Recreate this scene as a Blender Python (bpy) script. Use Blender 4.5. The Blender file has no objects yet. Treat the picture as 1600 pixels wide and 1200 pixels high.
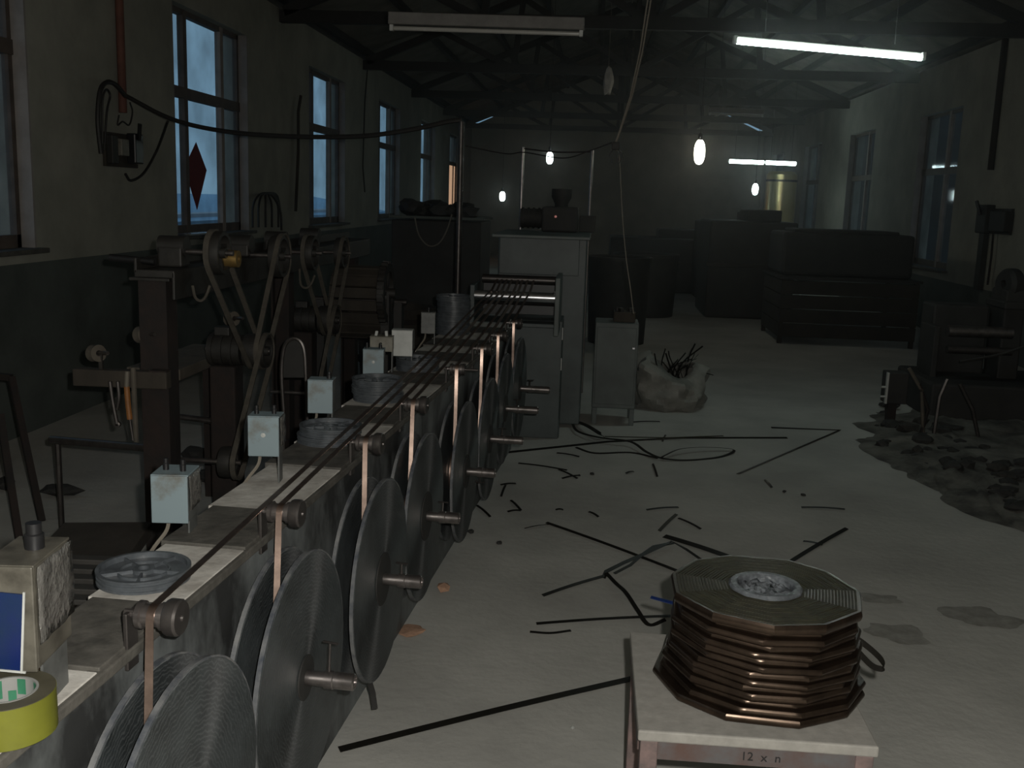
import bpy, bmesh, math, random
from mathutils import Vector, Matrix, noise

random.seed(7)
S = bpy.context.scene
COL = S.collection

# ------------------------------------------------------------------ camera
F, VX, VY, ROLL, HC = 1600.0, 130.0, 285.0, 0.046, 1.55
yc = Vector((VX, VY, -F)).normalized()
xc = Vector((1, -ROLL, (VX - ROLL * VY) / F)).normalized()
zc = xc.cross(yc)
W2C = Matrix((xc, yc, zc)).transposed()          # world -> camera
C2W = W2C.transposed()
CAM = Vector((0, 0, HC))
cd = bpy.data.cameras.new('camera'); cam = bpy.data.objects.new('camera', cd); COL.objects.link(cam)
cam.matrix_world = Matrix.Translation(CAM) @ C2W.to_4x4()
cd.sensor_fit = 'HORIZONTAL'; cd.sensor_width = 36; cd.lens = 36 * F / 1600; cd.clip_start = 0.02
S.camera = cam

# ------------------------------------------------------------------ world, flash, exposure
S.view_settings.view_transform = 'Standard'; S.view_settings.look = 'None'
S.view_settings.exposure = 0.0; S.view_settings.gamma = 1.0; S.view_settings.use_curve_mapping = False
w = bpy.data.worlds.new('dusk_sky'); S.world = w; w.use_nodes = True
nt = w.node_tree; bg = nt.nodes['Background']
tc = nt.nodes.new('ShaderNodeTexCoord'); sep = nt.nodes.new('ShaderNodeSeparateXYZ')
rmp = nt.nodes.new('ShaderNodeValToRGB')
rmp.color_ramp.elements[0].position = 0.0; rmp.color_ramp.elements[0].color = (0.31, 0.58, 0.82, 1)
rmp.color_ramp.elements[1].position = 0.6; rmp.color_ramp.elements[1].color = (0.33, 0.55, 0.76, 1)
nt.links.new(tc.outputs['Generated'], sep.inputs[0]); nt.links.new(sep.outputs['Z'], rmp.inputs[0])
nt.links.new(rmp.outputs[0], bg.inputs['Color']); bg.inputs['Strength'].default_value = 0.50
cy = S.cycles; cy.max_bounces = 6; cy.diffuse_bounces = 3; cy.glossy_bounces = 3; cy.transmission_bounces = 2; cy.transparent_max_bounces = 8; cy.volume_bounces = 0
# the compact camera's own flash, just right of and above the lens
fl = bpy.data.lights.new('camera_flash', 'POINT'); fl.energy = 190; fl.color = (1.0, 0.97, 0.90); fl.shadow_soft_size = 0.012
flo = bpy.data.objects.new('camera_flash', fl); COL.objects.link(flo)
flo.location = CAM + C2W @ Vector((0.055, 0.045, 0.0))


def at(x, y, ax, v):
    """world point seen at photo pixel (x, y) on the plane ax = v"""
    d = C2W @ Vector((x - 800, 600 - y, -F)); i = 'XYZ'.index(ax)
    return CAM + d * ((v - CAM[i]) / d[i])


# ------------------------------------------------------------------ materials
def mat(name, col, rough=0.7, metal=0.0, var=0.35, scale=6.0, col2=None, bump=0.0, bscale=40, spec=0.5, coat=0.0, seuil=(0.35, 0.7), aniso=1.0):
    m = bpy.data.materials.new(name); m.use_nodes = True
    n = m.node_tree.nodes; l = m.node_tree.links; b = n['Principled BSDF']
    b.inputs['Roughness'].default_value = rough; b.inputs['Metallic'].default_value = metal
    b.inputs['Specular IOR Level'].default_value = spec
    b.inputs['Coat Weight'].default_value = coat; b.inputs['Coat Roughness'].default_value = 0.12
    t = n.new('ShaderNodeTexCoord'); mp = n.new('ShaderNodeMapping'); mp.inputs['Scale'].default_value = (1, 1, aniso)
    l.new(t.outputs['Object'], mp.inputs[0])
    nz = n.new('ShaderNodeTexNoise'); nz.inputs['Scale'].default_value = scale; nz.inputs['Detail'].default_value = 7
    nz.inputs['Roughness'].default_value = 0.62
    l.new(mp.outputs[0], nz.inputs['Vector'])
    r = n.new('ShaderNodeValToRGB'); r.color_ramp.elements[0].position = seuil[0]; r.color_ramp.elements[1].position = seuil[1]
    c2 = col2 or tuple(c * (1 - var) for c in col)
    r.color_ramp.elements[0].color = (*c2, 1); r.color_ramp.elements[1].color = (*col, 1)
    l.new(nz.outputs['Fac'], r.inputs[0]); l.new(r.outputs[0], b.inputs['Base Color'])
    if bump:
        nb = n.new('ShaderNodeTexNoise'); nb.inputs['Scale'].default_value = bscale; nb.inputs['Detail'].default_value = 5
        l.new(t.outputs['Object'], nb.inputs['Vector'])
        bp = n.new('ShaderNodeBump'); bp.inputs['Strength'].default_value = bump; bp.inputs['Distance'].default_value = 0.01
        l.new(nb.outputs['Fac'], bp.inputs['Height']); l.new(bp.outputs[0], b.inputs['Normal'])
    return m


def emit(name, col, strength):
    m = bpy.data.materials.new(name); m.use_nodes = True
    b = m.node_tree.nodes['Principled BSDF']
    b.inputs['Base Color'].default_value = (0.8, 0.8, 0.8, 1)
    b.inputs['Emission Color'].default_value = (*col, 1); b.inputs['Emission Strength'].default_value = strength
    return m


M = {}
M['floor'] = mat('dusty_concrete', (0.50, 0.49, 0.455), 0.85, var=0.32, scale=1.1, bump=0.25, bscale=25, spec=0.25)
M['plaster'] = mat('dirty_plaster', (0.36, 0.35, 0.30), 0.9, col2=(0.24, 0.24, 0.205), scale=1.6, bump=0.2, bscale=18, spec=0.2)
M['dado'] = mat('dark_dado_paint', (0.12, 0.135, 0.125), 0.8, var=0.4, scale=1.8, bump=0.2, spec=0.2)
M['reveal'] = mat('pale_reveal_plaster', (0.30, 0.275, 0.26), 0.85, var=0.35, scale=5)
M['roof'] = mat('sooty_roof_boards', (0.17, 0.155, 0.13), 0.9, var=0.5, scale=2)
M['truss'] = mat('sooty_truss_steel', (0.028, 0.026, 0.024), 0.8, var=0.4)
M['frame'] = mat('window_frame_paint', (0.11, 0.085, 0.07), 0.7, var=0.45, scale=9)
M['framepale'] = mat('window_mullion_paint', (0.30, 0.25, 0.22), 0.7, var=0.35, scale=9)
M['benchface'] = mat('sooty_grey_sheet', (0.185, 0.20, 0.20), 0.58, col2=(0.024, 0.025, 0.025), scale=2.6, bump=0.08, seuil=(0.42, 0.62), aniso=0.6)
M['benchpale'] = mat('dusty_bench_board', (0.56, 0.54, 0.50), 0.85, col2=(0.34, 0.32, 0.29), scale=14, bump=0.2)
M['benchdark'] = mat('grimy_bench_plate', (0.105, 0.098, 0.085), 0.75, col2=(0.045, 0.042, 0.036), scale=16, bump=0.25)
M['steel'] = mat('worn_steel', (0.32, 0.29, 0.28), 0.30, 0.9, var=0.4, scale=25)
M['darksteel'] = mat('dark_steel', (0.10, 0.09, 0.085), 0.38, 0.7, var=0.4, scale=20)
M['chrome'] = mat('polished_roller_steel', (0.80, 0.80, 0.84), 0.24, 1.0, var=0.08, scale=20)
M['strap'] = mat('dark_bronze_strap', (0.42, 0.31, 0.26), 0.36, 1.0, var=0.35, scale=30)
M['scrapstrap'] = mat('black_plastic_strap', (0.012, 0.011, 0.009), 0.45, var=0.3, scale=30, spec=0.15)
M['bronze'] = mat('bronze_brown_strap', (0.11, 0.078, 0.058), 0.28, 0.9, var=0.45, scale=18, spec=0.6)
M['bronzetop'] = mat('green_brown_strap_edges', (0.040, 0.037, 0.022), 0.5, 0.0, var=0.5, scale=40, spec=0.12)
M['switch'] = mat('blue_grey_switch_paint', (0.17, 0.22, 0.24), 0.5, col2=(0.11, 0.10, 0.08), scale=9, seuil=(0.33, 0.47))
M['switchside'] = mat('dirty_switch_side', (0.12, 0.125, 0.12), 0.45, var=0.5, scale=18)
M['cream'] = mat('dirty_cream_plastic', (0.20, 0.19, 0.16), 0.55, col2=(0.11, 0.10, 0.075), scale=22)
M['white'] = mat('white_plastic', (0.46, 0.47, 0.45), 0.4, var=0.25, scale=15)
M['film'] = mat('crumpled_clear_film', (0.13, 0.125, 0.115), 0.12, var=0.5, scale=30, bump=0.9, bscale=60, spec=0.8)
M['black'] = mat('black_plastic', (0.012, 0.012, 0.013), 0.4, var=0.3)
M['rust'] = mat('rusty_iron', (0.024, 0.014, 0.011), 0.85, col2=(0.010, 0.0085, 0.008), scale=9, bump=0.2)
M['grease'] = mat('greasy_iron', (0.026, 0.024, 0.021), 0.6, var=0.5, scale=10, bump=0.15)
M['belt'] = mat('dusty_canvas_belt', (0.085, 0.075, 0.06), 0.85, var=0.4, scale=25)
M['wood'] = mat('old_wood', (0.05, 0.041, 0.031), 0.85, var=0.5, scale=7, bump=0.2, aniso=0.3)
M['plank'] = mat('pale_plank', (0.11, 0.095, 0.075), 0.85, var=0.4, scale=8, bump=0.2)
M['board'] = mat('stool_chipboard', (0.30, 0.288, 0.262), 0.8, var=0.22, scale=30, bump=0.1)
M['stoolleg'] = mat('worn_pink_iron', (0.20, 0.135, 0.125), 0.75, col2=(0.085, 0.07, 0.068), scale=22, bump=0.15)
M['sack'] = mat('woven_plastic_sack', (0.25, 0.245, 0.22), 0.65, var=0.4, scale=9, bump=0.3, bscale=90)
M['machine'] = mat('grey_blue_machine_paint', (0.070, 0.088, 0.088), 0.5, var=0.4, scale=5)
M['cabinet'] = mat('grey_cabinet_paint', (0.11, 0.13, 0.125), 0.55, var=0.4, scale=4)
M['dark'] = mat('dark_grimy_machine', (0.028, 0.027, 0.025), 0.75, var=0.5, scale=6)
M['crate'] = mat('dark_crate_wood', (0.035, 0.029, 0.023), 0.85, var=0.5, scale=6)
M['spool'] = mat('grey_plastic_spool', (0.085, 0.095, 0.105), 0.38, var=0.45, scale=30, spec=0.5)
M['core'] = mat('blue_grey_coil_core', (0.16, 0.175, 0.19), 0.35, var=0.6, scale=35, bump=0.7, bscale=50)
M['tape'] = mat('olive_yellow_tape', (0.135, 0.140, 0.014), 0.35, var=0.2, scale=20)
M['tapeedge'] = mat('tape_roll_edge', (0.075, 0.068, 0.045), 0.5, var=0.3, scale=20)
M['paperwhite'] = mat('white_card', (0.22, 0.22, 0.21), 0.7, var=0.12, scale=15)
M['green'] = mat('green_print', (0.03, 0.17, 0.09), 0.7, var=0.3, scale=20)
M['blue'] = mat('deep_blue_print', (0.004, 0.011, 0.085), 0.35, col2=(0.005, 0.02, 0.05), scale=9)
M['cream1'] = mat('grimy_brown_grey_casing', (0.095, 0.088, 0.070), 0.5, col2=(0.04, 0.036, 0.028), scale=18, seuil=(0.35, 0.6))
M['apron'] = mat('grey_rusty_apron', (0.095, 0.10, 0.105), 0.6, col2=(0.085, 0.05, 0.042), scale=14, bump=0.1)
M['dirt'] = mat('oily_dirt', (0.20, 0.19, 0.165), 0.85, col2=(0.035, 0.033, 0.030), scale=4, bump=0.3)
M['orange'] = mat('orange_plastic', (0.30, 0.12, 0.03), 0.6, var=0.3, scale=20)
M['conduit'] = mat('red_brown_conduit', (0.16, 0.065, 0.045), 0.8, var=0.4, scale=8)
M['cable'] = mat('black_cable', (0.022, 0.02, 0.018), 0.6, var=0.3)
M['cablepale'] = mat('dusty_beige_cable', (0.17, 0.15, 0.12), 0.7, var=0.3)
M['lampbody'] = mat('dusty_lamp_housing', (0.15, 0.142, 0.132), 0.6, var=0.3, scale=12)
M['glasstube'] = mat('unlit_lamp_tube', (0.38, 0.37, 0.34), 0.2, var=0.1)
M['red'] = mat('faded_red_paper', (0.16, 0.008, 0.012), 0.8, var=0.3, scale=30)
M['brick'] = mat('brick_fragment', (0.45, 0.27, 0.18), 0.9, var=0.3, scale=40)
M['rag'] = mat('dark_rag', (0.035, 0.035, 0.033), 0.9, var=0.5, scale=20)
M['rubble'] = mat('dark_rubble', (0.045, 0.043, 0.038), 0.9, var=0.6, scale=25, bump=0.3)
M['streaksteel'] = mat('yellow_streak_steel', (0.55, 0.47, 0.24), 0.28, 0.8, var=0.15, scale=4)  # yellow of a lamp's reflection put into the steel colour
M['bluesheet'] = mat('pale_blue_roof_sheet', (0.30, 0.52, 0.72), 0.6, var=0.1, scale=1)
M['facade'] = mat('far_facade', (0.50, 0.53, 0.56), 0.9, var=0.12, scale=0.5)
M['yard'] = mat('yard_ground', (0.3, 0.3, 0.3), 0.9, var=0.3, scale=0.6)
M['tube'] = emit('lit_fluorescent', (0.80, 1.0, 0.95), 30)
M['tubefar'] = emit('far_lit_fluorescent', (0.80, 1.0, 0.97), 22)
M['bulbwarm'] = emit('lit_warm_bulb', (1.0, 0.97, 0.78), 26)
M['bulbcool'] = emit('lit_cool_bulb', (0.82, 1.0, 0.95), 22)
M['led'] = emit('red_pilot_light', (1.0, 0.05, 0.02), 0.16)
M['warmpane'] = emit('warm_lit_pane', (1.0, 0.62, 0.38), 0.5)

# dirty window glass: mostly see-through, a little grime and reflection
g = bpy.data.materials.new('dirty_window_glass'); g.use_nodes = True
n = g.node_tree.nodes; l = g.node_tree.links; n.clear()
out = n.new('ShaderNodeOutputMaterial'); tr = n.new('ShaderNodeBsdfTransparent'); df = n.new('ShaderNodeBsdfDiffuse')
gl = n.new('ShaderNodeBsdfGlossy'); gl.inputs['Roughness'].default_value = 0.06; gl.inputs['Color'].default_value = (0.8, 0.85, 0.9, 1)
df.inputs['Color'].default_value = (0.22, 0.22, 0.22, 1)
t_ = n.new('ShaderNodeTexCoord'); z_ = n.new('ShaderNodeTexNoise'); z_.inputs['Scale'].default_value = 2.2; z_.inputs['Detail'].default_value = 8
r_ = n.new('ShaderNodeMapRange'); r_.inputs[1].default_value = 0.3; r_.inputs[2].default_value = 0.75; r_.inputs[3].default_value = 0.03; r_.inputs[4].default_value = 0.35
m1 = n.new('ShaderNodeMixShader'); m2 = n.new('ShaderNodeMixShader'); m2.inputs[0].default_value = 0.05
gp = n.new('ShaderNodeNewGeometry'); l.new(gp.outputs['Position'], z_.inputs['Vector']); l.new(z_.outputs['Fac'], r_.inputs[0]); l.new(r_.outputs[0], m1.inputs[0])
l.new(tr.outputs[0], m1.inputs[1]); l.new(df.outputs[0], m1.inputs[2]); l.new(m1.outputs[0], m2.inputs[1]); l.new(gl.outputs[0], m2.inputs[2])
l.new(m2.outputs[0], out.inputs[0]); M['glass'] = g

# reel flange: scuffed growth-ring pattern about the disc's own axis (local X)
m = mat('scuffed_reel_board', (0.060, 0.070, 0.073), 0.50, col2=(0.020, 0.023, 0.024), scale=6, bump=0.05, spec=0.5)
n = m.node_tree.nodes; l = m.node_tree.links
wv = n.new('ShaderNodeTexWave'); wv.wave_type = 'RINGS'; wv.rings_direction = 'X'
wv.inputs['Scale'].default_value = 34; wv.inputs['Distortion'].default_value = 9.0; wv.inputs['Detail'].default_value = 3; wv.inputs['Detail Scale'].default_value = 1.2
tcn = [x for x in n if x.bl_idname == 'ShaderNodeTexCoord'][0]
l.new(tcn.outputs['Object'], wv.inputs['Vector'])
mr = n.new('ShaderNodeMapRange'); mr.inputs[1].default_value = 0.55; mr.inputs[2].default_value = 1.0; mr.inputs[4].default_value = 0.22
l.new(wv.outputs['Fac'], mr.inputs[0])
mx = n.new('ShaderNodeMix'); mx.data_type = 'RGBA'; mx.inputs[7].default_value = (0.17, 0.18, 0.185, 1)
rp = [x for x in n if x.bl_idname == 'ShaderNodeValToRGB'][0]
l.new(mr.outputs[0], mx.inputs[0]); l.new(rp.outputs[0], mx.inputs[6]); l.new(mx.outputs[2], n['Principled BSDF'].inputs['Base Color'])
tg = n.new('ShaderNodeTangent'); tg.direction_type = 'RADIAL'; tg.axis = 'X'; pb = n['Principled BSDF']; l.new(tg.outputs[0], pb.inputs['Tangent']); pb.inputs['Anisotropic'].default_value = 0.85; pb.inputs['Specular IOR Level'].default_value = 0.65
M['reel'] = m
M['reelrim'] = mat('worn_reel_rim', (0.20, 0.20, 0.195), 0.6, col2=(0.035, 0.042, 0.055), scale=14)


# ------------------------------------------------------------------ mesh builder
class MB:
    def __init__(s, loc=(0, 0, 0)):
        s.v = []; s.f = []; s.loc = Vector(loc)

    def add(s, vs, fs):
        o = len(s.v); s.v += [Vector(v) for v in vs]; s.f += [tuple(i + o for i in f) for f in fs]; return s

    def box(s, c, size, rz=0.0, rot=None):
        R = rot or Matrix.Rotation(rz, 3, 'Z'); c = Vector(c); h = [k / 2 for k in size]
        vs = [c + R @ Vector((x * h[0], y * h[1], z * h[2])) for x in (-1, 1) for y in (-1, 1) for z in (-1, 1)]
        return s.add(vs, [(0, 1, 3, 2), (4, 6, 7, 5), (0, 4, 5, 1), (2, 3, 7, 6), (0, 2, 6, 4), (1, 5, 7, 3)])

    def bar(s, a, b, wd, ht, up=(0, 0, 1)):
        a, b = Vector(a), Vector(b); d = (b - a); L = d.length; d.normalize(); u = Vector(up)
        if abs(d.dot(u)) > 0.99: u = Vector((1, 0, 0))
        sd = d.cross(u).normalized(); u = sd.cross(d)
        return s.box((a + b) / 2, (L, wd, ht), rot=Matrix((d, sd, u)).transposed())

    def lathe(s, prof, base, axis, seg=24, closed=False, phase=0.0, wob=None):
        """prof: list of (radius, height along the axis)"""
        a = Vector(axis).normalized(); u = a.orthogonal().normalized(); v = a.cross(u); b = Vector(base)
        vs = []; n_ = len(prof)
        for k in range(seg):
            t = 2 * math.pi * k / seg + phase; q = 1.0 if wob is None else wob[k]
            for r, h in prof: vs.append(b + a * h + (u * math.cos(t) + v * math.sin(t)) * r * q)
        fs = []
        for k in range(seg):
            k2 = (k + 1) % seg
            for j in range(n_ - (0 if closed else 1)):
                j2 = (j + 1) % n_
                fs.append((k * n_ + j, k2 * n_ + j, k2 * n_ + j2, k * n_ + j2))
        if not closed:
            if prof[0][0] > 1e-5: fs.append(tuple(k * n_ for k in range(seg))[::-1])
            if prof[-1][0] > 1e-5: fs.append(tuple(k * n_ + n_ - 1 for k in range(seg)))
        return s.add(vs, fs)

    def cyl(s, a, b, r, seg=16, r2=None):
        a, b = Vector(a), Vector(b); return s.lathe([(r, 0), (r if r2 is None else r2, (b - a).length)], a, b - a, seg)

    def tube(s, pts, r, seg=6):
        pts = [Vector(p) for p in pts]; n_ = len(pts); vs = []; pu = None
        for i, p in enumerate(pts):
            d = (pts[min(i + 1, n_ - 1)] - pts[max(i - 1, 0)]).normalized()
            u = d.orthogonal().normalized() if pu is None else (pu - d * pu.dot(d)).normalized()
            pu = u; v = d.cross(u)
            for k in range(seg):
                t = 2 * math.pi * k / seg; vs.append(p + (u * math.cos(t) + v * math.sin(t)) * r)
        fs = [(i * seg + k, i * seg + (k + 1) % seg, (i + 1) * seg + (k + 1) % seg, (i + 1) * seg + k) for i in range(n_ - 1) for k in range(seg)]
        fs += [tuple(range(seg))[::-1], tuple((n_ - 1) * seg + k for k in range(seg))]
        return s.add(vs, fs)

    def ribbon(s, pts, width, thick, side):
        """flat band along pts; side: unit vector(s) across the band"""
        pts = [Vector(p) for p in pts]; n_ = len(pts); vs = []
        for i, p in enumerate(pts):
            d = (pts[min(i + 1, n_ - 1)] - pts[max(i - 1, 0)]).normalized()
            sd = Vector(side[i] if isinstance(side, list) else side); sd = (sd - d * sd.dot(d)).normalized(); nn = d.cross(sd)
            for a_, b_ in ((-1, -1), (1, -1), (1, 1), (-1, 1)): vs.append(p + sd * a_ * width / 2 + nn * b_ * thick / 2)
        fs = [(i * 4 + k, i * 4 + (k + 1) % 4, (i + 1) * 4 + (k + 1) % 4, (i + 1) * 4 + k) for i in range(n_ - 1) for k in range(4)]
        fs += [(3, 2, 1, 0), tuple((n_ - 1) * 4 + k for k in range(4))]
        return s.add(vs, fs)

    def build(s, name, material, parent=None, smooth=True, bevel=0.0, angle=0.6):
        me = bpy.data.meshes.new(name)
        me.from_pydata([tuple(v - s.loc) for v in s.v], [], s.f); me.update()
        bm = bmesh.new(); bm.from_mesh(me); bmesh.ops.recalc_face_normals(bm, faces=bm.faces); bm.to_mesh(me); bm.free()
        me.materials.append(M[material] if isinstance(material, str) else material)
        if smooth:
            me.shade_smooth(); me.set_sharp_from_angle(angle=angle)
        o = bpy.data.objects.new(name, me); COL.objects.link(o)
        if parent: o.parent = parent
        else: o.location = s.loc
        if bevel:
            bv = o.modifiers.new('bevel', 'BEVEL'); bv.width = bevel; bv.segments = 2; bv.limit_method = 'ANGLE'
        return o


def tag(o, label=None, cat=None, group=None, kind=None):
    if label: o['label'] = label
    if cat: o['category'] = cat
    if group: o['group'] = group
    if kind: o['kind'] = kind
    return o


def thing(name, loc, label, cat, group=None, kind=None):
    o = bpy.data.objects.new(name, None); COL.objects.link(o); o.location = loc; o.empty_display_size = 0.05
    return tag(o, label, cat, group, kind)


def curve(pts, n_=8):
    """Catmull-Rom through pts"""
    P = [Vector(p) for p in pts]; P = [2 * P[0] - P[1]] + P + [2 * P[-1] - P[-2]]; r = []
    for i in range(1, len(P) - 2):
        for k in range(n_):
            t = k / n_; a, b, c, d = P[i - 1:i + 3]
            r.append(0.5 * ((2 * b) + (c - a) * t + (2 * a - 5 * b + 4 * c - d) * t * t + (3 * b - a - 3 * c + d) * t ** 3))
    return r + [P[-2]]


# ================================================================== the room
XL, XR, YN, YF, ZW = -3.5, 4.5, -2.2, 29.0, 3.5
TH = 0.26
MB().box(((XL + XR) / 2, (YN + YF) / 2, -0.1), (XR - XL + 2 * TH, YF - YN + 2 * TH, 0.2)).build('floor', 'floor', smooth=False)
tag(bpy.data.objects['floor'], 'dusty grey concrete workshop floor', 'floor', kind='structure')


def wall_side(name, x, sgn, wins, z0, z1, zd, label):
    """long wall with window openings (y0, y1); sgn = outward direction"""
    root = thing(name, (x, 0, 0), label, 'wall', kind='structure')
    xm = x + sgn * TH / 2
    up = MB((x, 0, 0)); lo = MB((x, 0, 0)); L = (YN - TH, YF + TH)
    lo.box((xm + 0.0, (L[0] + L[1]) / 2, zd / 2), (TH + 0.012, L[1] - L[0], zd))
    if z0 > zd: up.box((xm, (L[0] + L[1]) / 2, (zd + z0) / 2), (TH, L[1] - L[0], z0 - zd))
    up.box((xm, (L[0] + L[1]) / 2, (z1 + ZW) / 2), (TH, L[1] - L[0], ZW - z1))
    e = [L[0]] + [v for a in wins for v in a] + [L[1]]
    for i in range(0, len(e), 2): up.box((xm, (e[i] + e[i + 1]) / 2, (z0 + z1) / 2), (TH, e[i + 1] - e[i], z1 - z0))
    up.build('plaster', 'plaster', root, False); lo.build('dado', 'dado', root, False)
    return root


def window(nr, x, sgn, y0, y1, z0, z1, zt, label, ncol=3, lit=False):
    """frame set toward the outside, transom at zt, ncol casements, glass panes"""
    root = thing('window_%d' % nr, (x, (y0 + y1) / 2, z0), label, 'window', kind='structure')
    lc = (x, (y0 + y1) / 2, z0); xf = x + sgn * 0.11; d = 0.045
    # plaster reveals and sill
    rv = MB(lc)
    for y in (y0, y1):
        s_ = 0.02; rv.box((x + sgn * 0.05, y + (s_ / 2 if y == y0 else -s_ / 2), (z0 + z1) / 2), (0.10, s_, z1 - z0))
    rv.build('reveal', 'reveal', root, False)
    MB(lc).box((x + sgn * 0.05, (y0 + y1) / 2, z0 + 0.015), (0.24, y1 - y0 + 0.06, 0.03)).build('sill', 'benchdark', root, False, bevel=0.004)
    y0 += 0.02; y1 -= 0.02; z0 += 0.03; fw = 0.045
    fr = MB(lc)
    for y in (y0 + fw / 2, y1 - fw / 2): fr.box((xf, y, (z0 + z1) / 2), (d, fw, z1 - z0))
    for z in (z0 + 0.04, z1 - fw / 2): fr.box((xf, (y0 + y1) / 2, z), (d, y1 - y0, 0.08 if z < zt else fw))
    fr.build('window_frame', 'frame', root, False)
    MB(lc).box((xf, (y0 + y1) / 2, zt), (d + 0.02, y1 - y0, 0.09)).build('transom', 'frame', root, False)
    cuts = [0, 0.25, 0.74, 1] if ncol == 3 else [0, 0.42, 1]; ye = [y0 + (y1 - y0) * c_ for c_ in cuts]
    for i in range(1, ncol):
        MB(lc).box((xf, ye[i], (z0 + z1) / 2), (d + 0.01, 0.075, z1 - z0)).build('mullion', 'framepale' if i == ncol - 1 else 'frame', root, False)
    for i in range(ncol):
        for a, b in ((z0, zt), (zt, z1)):
            q = 'glass' if not (lit and a == z0) else 'warmpane'
            MB(lc).box((xf, (ye[i] + ye[i + 1]) / 2, (a + b) / 2), (0.005, ye[i + 1] - ye[i] - 0.02, b - a - 0.02)).build('pane', q, root, False)
    return root


LW = [(0.35 + 4.06 * k, 2.2 + 4.06 * k) for k in range(7)]
wall_side('wall_left', XL, -1, LW, 1.12, 3.05, 1.06, 'left long wall of dirty plaster above a dark painted dado')
names = ['out-of-frame window nearest the camera in left wall', 'left wall window cut by the left picture edge', 'left wall window with a red paper diamond on its glass',
         'third tall blue-lit window along left wall', 'fourth tall window along left wall, behind the sagging cable', 'narrow-looking fifth window far along left wall',
         'farthest left wall window glowing warm orange']
for k, (a, b) in enumerate(LW):
    window(k + 1, XL, -1, a, b, 1.12, 3.05, 2.36, names[k], lit=(k == 6))
RW = [(1.35 + 4.05 * k, 3.05 + 4.05 * k) for k in range(7)]
wall_side('wall_right', XR, 1, RW, 0.80, 2.87, 0.70, 'right long wall of grey plaster with dark dado')
for k, (a, b) in enumerate(RW):
    if k < 3: nm = ['right wall window beside the camera', 'right wall window ahead of the camera, out of frame', 'right wall window just out of frame'][k]
    else: nm = ['nearest dark right wall window in view, past the red-brown conduit', 'second dark right wall window in view', 'third dark right wall window in view', 'farthest dark window of right wall'][k - 3]
    window(k + 8, XR, 1, a, b, 0.80, 2.87, 2.10, nm, ncol=2)
for nm, y, lb in (('wall_back', YF + TH / 2, 'far end wall of grimy plaster behind the hanging bulbs'), ('wall_front', YN - TH / 2, 'plain end wall behind the camera')):
    mb = MB(); a = 5.3
    for s_ in (-1, 1): pass
    ya, yb = y - TH / 2, y + TH / 2
    prof = [(XL, 0), (XR, 0), (XR, ZW), ((XL + XR) / 2, a), (XL, ZW)]
    mb.add([(px, ya, pz) for px, pz in prof] + [(px, yb, pz) for px, pz in prof], [(0, 1, 2, 3, 4), (9, 8, 7, 6, 5)] + [(i, 5 + i, 5 + (i + 1) % 5, (i + 1) % 5) for i in range(5)])
    tag(mb.build(nm, 'plaster', smooth=False), lb, 'wall', kind='structure')
# roof: two slopes, purlins and trusses
XM = (XL + XR) / 2; ZR = 5.2
cl = thing('ceiling', (XM, 0, ZW), 'dark sooty pitched roof lining over the workshop', 'ceiling', kind='structure')
for sx in (-1, 1):
    xe = XM + sx * (XR - XL) / 2 + sx * 0.3; ze = ZW - 0.12 * 1.0
    d = Vector((xe - XM, 0, (ZW + 0.02) - ZR)); 
    mb = MB((XM, 0, ZW))
    p = [Vector((XM, YN - .3, ZR)), Vector((XM, YF + .3, ZR)), Vector((xe, YF + .3, ZW + 0.02)), Vector((xe, YN - .3, ZW + 0.02))]
    mb.add(p + [q + Vector((0, 0, 0.1)) for q in p], [(0, 1, 2, 3), (7, 6, 5, 4)] + [(i, 4 + i, 4 + (i + 1) % 4, (i + 1) % 4) for i in range(4)])
    mb.build('roof_slope', 'roof', cl, False)
    for k in range(5):
        t = 0.12 + 0.2 * k; px = XM + (xe - XM) * t; pz = ZR + (ZW + 0.02 - ZR) * t - 0.05
        MB((XM, 0, ZW)).box((px, (YN + YF) / 2, pz), (0.07, YF - YN, 0.09)).build('purlin', 'truss', cl, False)
tnames = ['first', 'second', 'third', 'fourth', 'fifth', 'sixth', 'seventh']
for k in range(7):
    y = 3.3 + 4.06 * k
    r = thing('roof_truss', (XM, y, ZW), '%s dark roof truss counted from the camera' % tnames[k], 'truss', 'roof trusses', 'structure'); lc = (XM, y, ZW)
    zb = 3.42
    MB(lc).box((XM, y, zb), (XR - XL, 0.09, 0.13)).build('bottom_chord', 'truss', r, False)
    MB(lc).bar((XM, y, zb), (XM, y, ZR - 0.12), 0.07, 0.07).build('king_post', 'truss', r, False)
    for sx in (-1, 1):
        e = Vector((XM + sx * 3.95, y, zb + 0.05)); top = Vector((XM, y, ZR - 0.13))
        MB(lc).bar(e, top, 0.09, 0.11).build('top_chord', 'truss', r, False)
        for a_, b_ in ((0.0, 0.42), (0.45, 0.42), (0.45, 0.72)):
            bp_ = Vector((XM + sx * 3.95 * a_, y, zb)); tp = top.lerp(e, b_)
            MB(lc).bar(bp_, tp, 0.06, 0.08).build('web', 'truss', r, False)

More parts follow.
